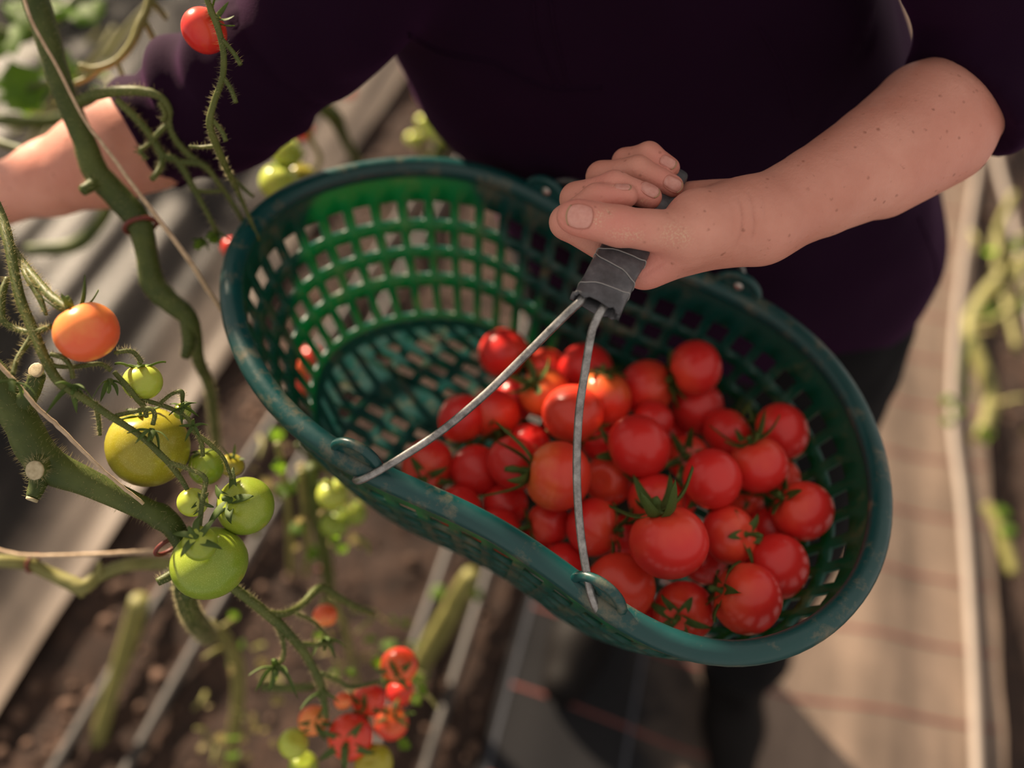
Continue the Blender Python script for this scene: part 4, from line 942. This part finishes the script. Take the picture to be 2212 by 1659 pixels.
# ------------------------------------------------------------------ person
def rcone(P, a, b, r1, r2):
    """signed distance to a round cone (vectorised)"""
    ba = b-a; l2 = ba@ba; rr = r1-r2; a2 = l2-rr*rr; il2 = 1/l2
    pa = P-a; y = pa@ba; z = y-l2
    t = pa*l2-ba*y[..., None]; x2 = np.einsum('...i,...i', t, t); y2 = y*y*l2; z2 = z*z*l2
    k = np.sign(rr)*rr*rr*x2
    d1 = np.sqrt(x2+z2)*il2-r2; d2 = np.sqrt(x2+y2)*il2-r1
    d3 = (np.sqrt(x2*a2*il2)+y*rr)*il2-r1
    c1 = np.sign(z)*a2*z2 > k; c2 = np.sign(y)*a2*y2 < k
    return np.where(c1, d1, np.where(c2, d2, d3))
def smin(a, b, k):
    h = np.maximum(k-np.abs(a-b), 0)/k
    return np.minimum(a, b)-h*h*k*.25
class Field:
    def __init__(s, lo, hi, h):
        s.h = h; s.lo = np.array(lo, float); s.n = np.ceil((np.array(hi)-s.lo)/h).astype(int)+1
        s.D = np.full(s.n, .08, np.float64)
    def region(s, lo, hi):
        i0 = np.clip(np.floor((lo-s.lo)/s.h).astype(int), 0, s.n); i1 = np.clip(np.ceil((hi-s.lo)/s.h).astype(int)+1, 0, s.n)
        sl = tuple(slice(a, b) for a, b in zip(i0, i1))
        g = np.stack(np.meshgrid(*[s.lo[d]+s.h*np.arange(i0[d], i1[d]) for d in range(3)], indexing='ij'), -1)
        return sl, g
    def chain(s, segs, k, kj=None, sc=None):
        """segs: list of (a, b, ra, rb) joined with kj, then merged into the field with k; sc = (centre, axis, factor) stretches space"""
        m = k+3*s.h; lo = np.min([np.minimum(a-ra, b-rb) for a, b, ra, rb in segs], 0)-m; hi = np.max([np.maximum(a+ra, b+rb) for a, b, ra, rb in segs], 0)+m
        sl, g = s.region(lo, hi)
        if 0 in g.shape: return
        f = 1.0
        if sc is not None:
            f = sc[2]; ax = sc[1]
            tr = lambda q: q+np.multiply.outer((q-sc[0])@ax, ax)*(f-1)
            g = tr(g); segs = [(tr(a), tr(b), ra, rb) for a, b, ra, rb in segs]
        d = None
        for a, b, ra, rb in segs:
            e = rcone(g, a, b, ra, rb); d = e if d is None else smin(d, e, kj or k)
        if f > 1: d = d/ (1+(f-1)*.5)
        s.D[sl] = smin(s.D[sl], d, k)
    def mesh(s, relax=2):
        D = s.D; S = D < 0; nx, ny, nz = D.shape
        c = [S[i:nx-1+i, j:ny-1+j, k:nz-1+k] for i in (0, 1) for j in (0, 1) for k in (0, 1)]
        tot = sum(x.astype(np.int8) for x in c); act = (tot > 0) & (tot < 8)
        I = np.argwhere(act); idx = np.full(act.shape, -1, np.int64); idx[act] = np.arange(len(I))
        co = [(i, j, k) for i in (0, 1) for j in (0, 1) for k in (0, 1)]
        val = np.stack([D[I[:, 0]+i, I[:, 1]+j, I[:, 2]+k] for i, j, k in co], 1)
        acc = np.zeros((len(I), 3)); cnt = np.zeros(len(I))
        for a in range(8):
            for b_ in range(a+1, 8):
                if sum(abs(p-q) for p, q in zip(co[a], co[b_])) == 1:
                    va, vb = val[:, a], val[:, b_]; mk = (va < 0) != (vb < 0)
                    t = np.where(mk, va/(va-vb+1e-30), 0)
                    acc[mk] += (np.array(co[a])+np.outer(t, np.array(co[b_])-np.array(co[a])))[mk]; cnt[mk] += 1
        V = s.lo+s.h*(I+acc/cnt[:, None]); F = []
        for ax in range(3):
            A, B = [slice(None)]*3, [slice(None)]*3; A[ax] = slice(0, -1); B[ax] = slice(1, None)
            ch = S[tuple(A)] != S[tuple(B)]; E = np.argwhere(ch)
            u, v = (ax+1) % 3, (ax+2) % 3
            ok = (E[:, u] > 0) & (E[:, v] > 0) & (E[:, u] < D.shape[u]-1) & (E[:, v] < D.shape[v]-1); E = E[ok]
            neg = S[E[:, 0], E[:, 1], E[:, 2]]
            def cell(du, dv):
                q = E.copy(); q[:, u] -= du; q[:, v] -= dv; return idx[q[:, 0], q[:, 1], q[:, 2]]
            Q = np.stack([cell(1, 1), cell(0, 1), cell(0, 0), cell(1, 0)], 1)
            Q[~neg] = Q[~neg][:, ::-1]; F.append(Q)
        F = np.vstack(F); F = F[(F >= 0).all(1)]
        for _ in range(relax):
            acc = np.zeros_like(V); cn = np.zeros(len(V))
            for k in range(4):
                a, b_ = F[:, k], F[:, (k+1) % 4]
                np.add.at(acc, a, V[b_]); np.add.at(cn, a, 1); np.add.at(acc, b_, V[a]); np.add.at(cn, b_, 1)
            V = .5*V+.5*acc/np.maximum(cn, 1)[:, None]
        return V, F
def vnormals(V, F):
    n = np.cross(V[F[:, 2]]-V[F[:, 0]], V[F[:, 3]]-V[F[:, 1]]); N = np.zeros_like(V)
    for k in range(4): np.add.at(N, F[:, k], n)
    return N/(np.linalg.norm(N, axis=1)[:, None]+1e-12)
A3 = lambda *v: np.array(v, float)
person = thing('person', 'person in a purple fleece holding the basket and reaching for the vines', 'person', (.39, .84, 0))

# ---- the hand that holds the basket, with its forearm
J = lambda x, y, d, r: (at(x, y, d), r)
FING = [
    [J(1388, 575, .664, .0122), J(1225, 480, .654, .0112), J(1288, 428, .646, .0092), J(1352, 424, .645, .0078)],
    [J(1412, 540, .680, .0130), J(1246, 430, .668, .0110), J(1328, 400, .654, .0093), J(1404, 426, .654, .0080)],
    [J(1436, 490, .694, .0125), J(1300, 382, .684, .0104), J(1378, 366, .669, .0090), J(1452, 402, .666, .0077)],
    [J(1462, 445, .706, .0115), J(1352, 350, .694, .0093), J(1402, 334, .679, .0084), J(1446, 362, .674, .0072)]]
WR = at(1632, 476, .668); EL = at(2105, 205, .742)
THB = [J(1575, 490, .655, .0180), J(1478, 506, .640, .0150), J(1338, 489, .631, .0122), J(1236, 468, .632, .0102)]
lo = np.min([q[0] for f_ in FING for q in f_]+[EL, at(1200, 470, .63), at(1350, 620, .68), at(2000, 430, .70)], 0)-.06
hi = np.max([q[0] for f_ in FING for q in f_]+[EL, at(1350, 300, .7), at(1900, 130, .75)], 0)+.06
H = Field(lo, hi, .00135)
seg = lambda c: [(c[i][0], c[i+1][0], c[i][1], c[i+1][1]) for i in range(len(c)-1)]
upc = -FW
# forearm (two bones side by side), wrist
side = np.cross(EL-WR, upc); side /= np.linalg.norm(side)
def fpt(x, y, d): return at(x, y, d)
H.chain([(fpt(1632, 470, .668), fpt(1760, 400, .684), .0235, .0255), (fpt(1760, 400, .684), fpt(1890, 325, .703), .0255, .032), (fpt(1890, 325, .703), fpt(2000, 250, .722), .032, .0385), (fpt(2000, 250, .722), EL, .0385, .037)], .012, .003)
H.chain([(fpt(1640, 488, .670), fpt(1775, 428, .686), .0215, .0255), (fpt(1775, 428, .686), fpt(1900, 368, .704), .0255, .032), (fpt(1900, 375, .704), fpt(2030, 290, .722), .032, .038)], .016, .003)
H.chain([(fpt(1560, 470, .678), fpt(1650, 480, .672), .021, .0235)], .014)
# palm: metacarpals and mounds
for f_ in FING:
    H.chain([(WR, f_[0][0], .0205, f_[0][1]*1.0)], .014)
H.chain([(fpt(1610, 515, .668), FING[0][0][0], .0115, .0115)], .010)
H.chain([(fpt(1600, 472, .662), fpt(1510, 478, .650), .020, .0215)], .014)
H.chain([(fpt(1575, 440, .690), fpt(1490, 435, .690), .015, .013)], .010)
H.chain(seg(THB[:2]), .016)
H.chain([(fpt(1478, 530, .648), fpt(1400, 580, .660), .012, .010)], .012)
for f_ in FING: H.chain(seg(f_), .0022, .0035)
H.chain(seg(THB), .004, .004)
H.chain([(at(1338, 489, .631), at(1256, 471, .6295), .0118, .0116)], .004)
HV, HF = H.mesh(2)
# ---- the rest of the body: coarse, mostly under the clothes; right arm, neck and head
B2 = Field((-.72, .38, .72), (.42, 1.05, 1.75), .0085)
NK = A3(-.125, .72, 1.45); HD = A3(-.135, .66, 1.58)
def seg2(*c): return [(c[i][0], c[i+1][0], c[i][1], c[i+1][1]) for i in range(len(c)-1)]
B2.chain(seg2((A3(.14, .90, .9), .085), (A3(-.06, .82, 1.2), .080), (A3(-.11, .77, 1.34), .065)), .03)
B2.chain(seg2((A3(-.115, .75, 1.38), .055), (NK, .050), (A3(-.13, .69, 1.52), .055)), .03)
B2.chain(seg2((HD, .088), (HD+A3(0, .03, .03), .092)), .03); B2.chain(seg2((HD+A3(0, -.045, -.055), .055), (HD+A3(0, -.03, .02), .07)), .03)
B2.chain(seg2((HD+A3(0, -.098, .012), .010), (HD+A3(0, -.112, -.018), .014)), .012)
for s in (-1, 1): B2.chain(seg2((HD+A3(.09*s, .02, -.01), .012), (HD+A3(.094*s, .025, .02), .014)), .008)
B2.chain(seg2((A3(-.11, .76, 1.34), .06), (A3(.08, .75, 1.36), .04), (A3(.262, .738, 1.20), .032)), .02)
RS = A3(-.18, .71, 1.31); RE = at(500, 195, .80); RW = at(0, 420, .885)
B2.chain(seg2((A3(-.11, .76, 1.34), .06), (RS, .035), (RE, .028), (at(360, 270, .83), .034)), .02)
BV, BF = B2.mesh(2)
# right forearm and hand, finer
RHc = at(-130, 470, .905)
R3 = Field(np.minimum(RHc, RE)-.16, np.maximum(RHc, RE)+.10, .0032)
R3.chain(seg2((RE, .036), (at(318, 296, .84), .042), (at(215, 345, .855), .039), (at(110, 385, .87), .031), (RW, .0245), (at(-40, 432, .89), .024)), .012)
fd = RHc-RW; fd /= np.linalg.norm(fd); sd = np.cross(fd, A3(0, 0, 1)); sd /= np.linalg.norm(sd); ud = np.cross(sd, fd)
R3.chain([(at(-40, 432, .89), RHc, .022, .017)], .014); 
for k, (o_, L_) in enumerate(((-.030, .9), (-.010, 1.05), (.010, 1.0), (.028, .8))):
    m0 = RHc+sd*o_+fd*.012; m1 = m0+fd*.038*L_-ud*.014; m2 = m1+fd*.014*L_-ud*.022; m3 = m2-fd*.004-ud*.018
    R3.chain([(at(-60, 440, .89)+sd*o_*.4, m0, .016, .0105)], .012)
    R3.chain(seg2((m0, .0100), (m1, .0092), (m2, .0082), (m3, .0072)), .003, .004)
tb = at(-70, 445, .892)-sd*.02
R3.chain(seg2((tb, .014), (tb-sd*.022+fd*.025-ud*.01, .0125), (tb-sd*.020+fd*.055-ud*.026, .0105), (tb-sd*.010+fd*.070-ud*.040, .009)), .006, .005)
RV3, RF3 = R3.mesh(2)
# crease lines pressed into the hand (traced on the skin, then followed in 3-D)
bvh = BVHTree.FromPolygons([tuple(v) for v in HV], [tuple(int(i) for i in f) for f in HF])
def hit(x, y, tree):
    d = Vector(ray(x, y).tolist()).normalized(); h = tree.ray_cast(Vector(CAM.tolist()), d)
    return (np.array(h[0]), np.array(h[1])) if h[0] is not None else (None, None)
HN = vnormals(HV, HF); disp = np.zeros(len(HV))
CREASE = [([(1588, 412), (1603, 450), (1602, 500), (1585, 545)], .0016, .0010), ([(1612, 405), (1626, 440), (1630, 490), (1622, 530)], .0014, .0010), ([(1640, 400), (1650, 440), (1652, 490)], .0009, .0010), ([(1664, 390), (1674, 430), (1676, 470)], .0005, .0010), ([(1576, 430), (1584, 470), (1580, 520)], .0006, .0010),
          ([(1326, 470), (1319, 495), (1312, 520)], .0007, .0009), ([(1345, 470), (1342, 495), (1330, 522)], .0006, .0009), ([(1304, 478), (1298, 500)], .0003, .0008),
          ([(1385, 600), (1420, 575), (1450, 558)], .0008, .0012), ([(1208, 470), (1222, 485), (1240, 493)], .0005, .0009),
          ([(1425, 448), (1455, 470), (1480, 505)], .0004, .0014), ([(1362, 372), (1372, 382)], .0004, .0008), ([(1398, 348), (1408, 356)], .0004, .0008)]
cp = []
for pl, dep, wid in CREASE:
    q = cr(np.array(pl, float), 40)
    for k_, (x, y) in enumerate(q):
        h_, _ = hit(x, y, bvh)
        if h_ is not None: cp.append((h_, dep*sin(pi*(k_+.5)/40)**.6, wid))
for c_, dep, wid in cp:
    near = np.abs(HV-c_).max(1) < .004
    d2 = ((HV[near]-c_)**2).sum(1); disp[near] = np.maximum(disp[near], dep*np.exp(-d2/wid**2))
HV2 = HV-HN*disp[:, None]
nb, nh = len(BV), len(HV2)
SV = np.vstack([BV, HV2, RV3]); SF = np.vstack([BF, HF+nb, RF3+nb+nh])
body = part('body', (SV, SF), M['skin'], person, label='bare forearms and hands, one fist closed on the taped grip')
fl_attr = body.data.attributes.new('flaky', 'FLOAT', 'POINT'); fu_attr = body.data.attributes.new('flush', 'FLOAT', 'POINT')
flak = np.zeros(len(SV)); flush = np.zeros(len(SV))
def spot(arr, x, y, rad, val):
    h_, _ = hit(x, y, bvh)
    if h_ is None: return
    d2 = ((SV-h_)**2).sum(1); arr[:] = np.maximum(arr, val*np.exp(-d2/rad**2))
for x, y, r_ in ((1288, 478, .005), (1295, 462, .004), (1312, 458, .004), (1325, 505, .004), (1350, 508, .006), (1375, 510, .005), (1455, 508, .008), (1475, 512, .006), (1330, 400, .004), (1240, 455, .003), (1390, 437, .003)): spot(flak, x, y, r_, .8)
for x, y, r_ in ((1260, 480, .02), (1340, 490, .018), (1225, 500, .018), (1260, 560, .02), (1330, 410, .018), (1400, 420, .015), (1450, 390, .015), (1440, 345, .012), (1400, 580, .02), (1250, 430, .015), (1300, 380, .012)): spot(flush, x, y, r_, .9)
fl_attr.data.foreach_set('value', flak); fu_attr.data.foreach_set('value', flush)
# nails
bvh2 = BVHTree.FromPolygons([tuple(v) for v in HV2], [tuple(int(i) for i in f) for f in HF])
def nail(x, y, dx, dy, L, W, name='fingernail', tilt=0.0):
    c, nn = hit(x, y, bvh2)
    if c is None: return
    t = cam_axis(dx, dy, 0); t = t-nn*(t@nn); t /= np.linalg.norm(t); s = np.cross(nn, t)
    G = 10; V = []
    for i in range(G+1):
        for j in range(G+1):
            u = -1+2*i/G; v = -1+2*j/G
            uu = u*sqrt(max(0, 1-.42*v*v)); vv = v*sqrt(max(0, 1-.34*u*u))
            p = c+t*uu*L/2+s*vv*W/2
            h = bvh2.ray_cast(Vector((p+nn*.006).tolist()), Vector((-nn).tolist()), .016)
            q = np.array(h[0]) if h[0] is not None else p-nn*.0012*vv*vv
            ideal = p-nn*(.0011*vv*vv+ .0004*uu*uu)
            q = .55*q+.45*ideal
            V.append(q+nn*(.00055 if abs(u) < .99 and abs(v) < .99 else -.0004))
    F = [[i*(G+1)+j, (i+1)*(G+1)+j, (i+1)*(G+1)+j+1, i*(G+1)+j+1] for i in range(G) for j in range(G)]
    o = part(name, (np.array(V), F), M['nail'], body, label='short worn fingernail')
    e = [V[G*(G+1)+j]+nn*.0004 for j in range(G+1)]
    part('nail_edge', tube(np.array(e), .00045, 6), M['nail_edge'], body)
    rim_ = [V[i*(G+1)] for i in range(G, -1, -1)]+[V[j] for j in range(1, G+1)]+[V[i*(G+1)+G] for i in range(1, G+1)]
    part('cuticle', tube(np.array(rim_)+nn*.0003, .00034, 6), M['cuticle'], body)
nail(1252, 467, -1, -.14, .0170, .0155)
nail(1405, 407, .9, .5, .0135, .0102); nail(1454, 396, .9, .5, .0132, .0096); nail(1443, 349, .85, .55, .0115, .0085); nail(1345, 402, .9, .12, .0110, .0070)
# hair on the head, out of the picture above
hv = Field(HD-.17, HD+.2, .009); hv.chain(seg2((HD+A3(0, .03, .03), .100), (HD+A3(0, .05, .0), .098)), .02); hv.chain(seg2((HD+A3(0, .08, -.02), .07), (HD+A3(0, .10, -.09), .05)), .03)
hvv, hff = hv.mesh(1)
part('hair', (hvv, hff), M['hairdark'], person)

# ---- clothes
FB = Field((-.62, .40, .70), (.50, 1.12, 1.56), .0062)
yax = A3(0, 1, 0)
FB.chain(seg2((A3(.168, .905, .80), .238), (A3(.130, .885, .93), .230)), .05, .05, sc=(A3(0, .885, 0), yax, 1.65))
FB.chain(seg2((A3(.128, .875, .93), .228), (A3(-.005, .83, 1.10), .216), (A3(-.09, .79, 1.22), .185)), .06, .06, sc=(A3(0, .84, 0), yax, 1.65))
FB.chain(seg2((A3(-.095, .785, 1.22), .175), (A3(-.12, .755, 1.35), .140)), .06, .06, sc=(A3(0, .77, 0), yax, 1.45))
FB.chain(seg2((A3(-.115, .75, 1.38), .075), (A3(-.12, .735, 1.44), .066)), .05)
# her left flank runs straight from the armpit down to the hip
g0 = np.stack(np.meshgrid(*[FB.lo[d]+FB.h*np.arange(FB.n[d]) for d in range(3)], indexing='ij'), -1)
FB.D = -smin(-FB.D, -((g0-A3(.178, .80, 1.19))@A3(.745, 0, .667)), .03)
# sleeves
FB.chain(seg2((A3(-.03, .76, 1.36), .085), (A3(.08, .75, 1.365), .082), (A3(.20, .748, 1.285), .060), (at(2172, 110, .750), .056), (at(2140, 165, .742), .0545), (at(2095, 214, .733), .0490), (at(2050, 240, .727), .0470)), .012, .01)
FB.chain(seg2((A3(-.12, .76, 1.34), .09), (RS, .085), (at(690, 20, .755), .060), (at(525, 185, .795), .053), (at(435, 236, .815), .050), (at(332, 288, .838), .046)), .04, .02)
# hem, cuffs and neck cut as planes of the field
g = np.stack(np.meshgrid(*[FB.lo[d]+FB.h*np.arange(FB.n[d]) for d in range(3)], indexing='ij'), -1)
def cut(pt, nrm_, near=None, rad=0):
    d = (g-pt)@(nrm_/np.linalg.norm(nrm_))
    if near is not None: d = np.where(((g-near)**2).sum(-1) < rad*rad, d, -1)
    FB.D = np.maximum(FB.D, d)
cut(A3(.2, .85, .775), A3(-.10, 0, -1.0))
cut(at(2078, 218, .729), cam_axis(-.717, .697, 0), at(2010, 275, .714), .085)
cut(at(318, 294, .842), cam_axis(-.875, .484, 0), at(285, 315, .85), .075)
cut(A3(-.12, .735, 1.43), A3(0, -.2, 1), A3(-.12, .735, 1.46), .12)
CV, CF = FB.mesh(3)
# folds
CN = vnormals(CV, CF); sa, sb_ = at(332, 284, .838), at(640, 10, .755); sdir = sb_-sa; sL = np.linalg.norm(sdir); sdir /= sL
off = np.zeros(len(CV))
for i, v in enumerate(CV):
    p = Vector(v.tolist())
    off[i] = .010*noise.noise(p*5)+.005*noise.noise(p*13)
    u = (v-sa)@sdir; rr = np.linalg.norm(v-sa-sdir*u)
    if -.02 < u < .22 and rr < .09: off[i] += .008*sin(u*130+6*noise.noise(p*10))*math.exp(-u/.12)
    if v[0] > .16 and v[2] > 1.1: off[i] = .3*abs(off[i])
    if rr < .085 and -.03 < u < .15: off[i] = max(off[i], -.002)
    if v[2] > 1.0 and v[0] > .17: off[i] += .003*noise.noise(Vector((v[0]*30, v[1]*12, v[2]*30)))
CV2 = CV+CN*off[:, None]
fleece = part('fleece', (CV2, CF), M['fleece'], person, label='dark purple fleece jumper with pushed up sleeves')
bvc = BVHTree.FromPolygons([tuple(v) for v in CV2], [tuple(int(i) for i in f) for f in CF])
def seam(pl, r=.0011, n=40):
    P = []
    for x, y in cr(np.array(pl, float), n):
        h_, n_ = hit(x, y, bvc)
        if h_ is not None and (not P or np.linalg.norm(h_-P[-1]) < .06): P.append(h_+n_*.0002)
    if len(P) > 4: part('seam', tube(np.array(P), r, 6), M['fleece'], fleece)
seam([(880, 70), (960, 110), (1060, 130), (1130, 165), (1200, 188), (1300, 186)]); seam([(882, 78), (960, 118), (1060, 138), (1130, 172), (1200, 195), (1300, 193)])
seam([(1152, 0), (1158, 60), (1175, 120), (1205, 185)]); seam([(1190, 0), (1198, 60), (1212, 120), (1228, 185)])
seam([(1640, 60), (1690, 150), (1720, 260)]); seam([(1985, 470), (2020, 560), (2030, 640)])
# trousers
TB = Field((-.14, .66, .02), (.72, 1.15, .90), .0085)
TB.chain(seg2((A3(.07, .90, .80), .125), (A3(.27, .90, .80), .13)), .05)
TB.chain(seg2((A3(.28, .90, .79), .122), (A3(.415, .85, .50), .085), (A3(.51, .84, .12), .062), (A3(.52, .84, .07), .066)), .05, .03)
TB.chain(seg2((A3(.06, .90, .79), .122), (A3(.16, .84, .48), .082), (A3(.26, .88, .12), .060), (A3(.262, .88, .07), .064)), .05, .03)
TV, TF = TB.mesh(2); TN = vnormals(TV, TF)
TV = TV+TN*np.array([.007*noise.noise(Vector((v*9).tolist()))+.004*noise.noise(Vector((v*24).tolist())) for v in TV])[:, None]
part('trousers', (TV, TF), M['trousers'], person, label='black work trousers')
for x, y, rz in ((.52, .84, .12), (.262, .88, -.1)):
    S = Field((x-.12, y-.30, -.01), (x+.12, y+.13, .2), .006); d_ = A3(sin(rz), -cos(rz), 0); c_ = A3(x, y, .05)
    S.chain(seg2((c_+A3(0, 0, .09), .055), (c_, .055)), .02); S.chain(seg2((c_-d_*.03, .048), (c_+d_*.10-A3(0, 0, .008), .045), (c_+d_*.17-A3(0, 0, .012), .036)), .03)
    gg = np.stack(np.meshgrid(*[S.lo[k]+S.h*np.arange(S.n[k]) for k in range(3)], indexing='ij'), -1); S.D = np.maximum(S.D, .022-gg[..., 2])
    part('boot', S.mesh(1), M['boot'], person)
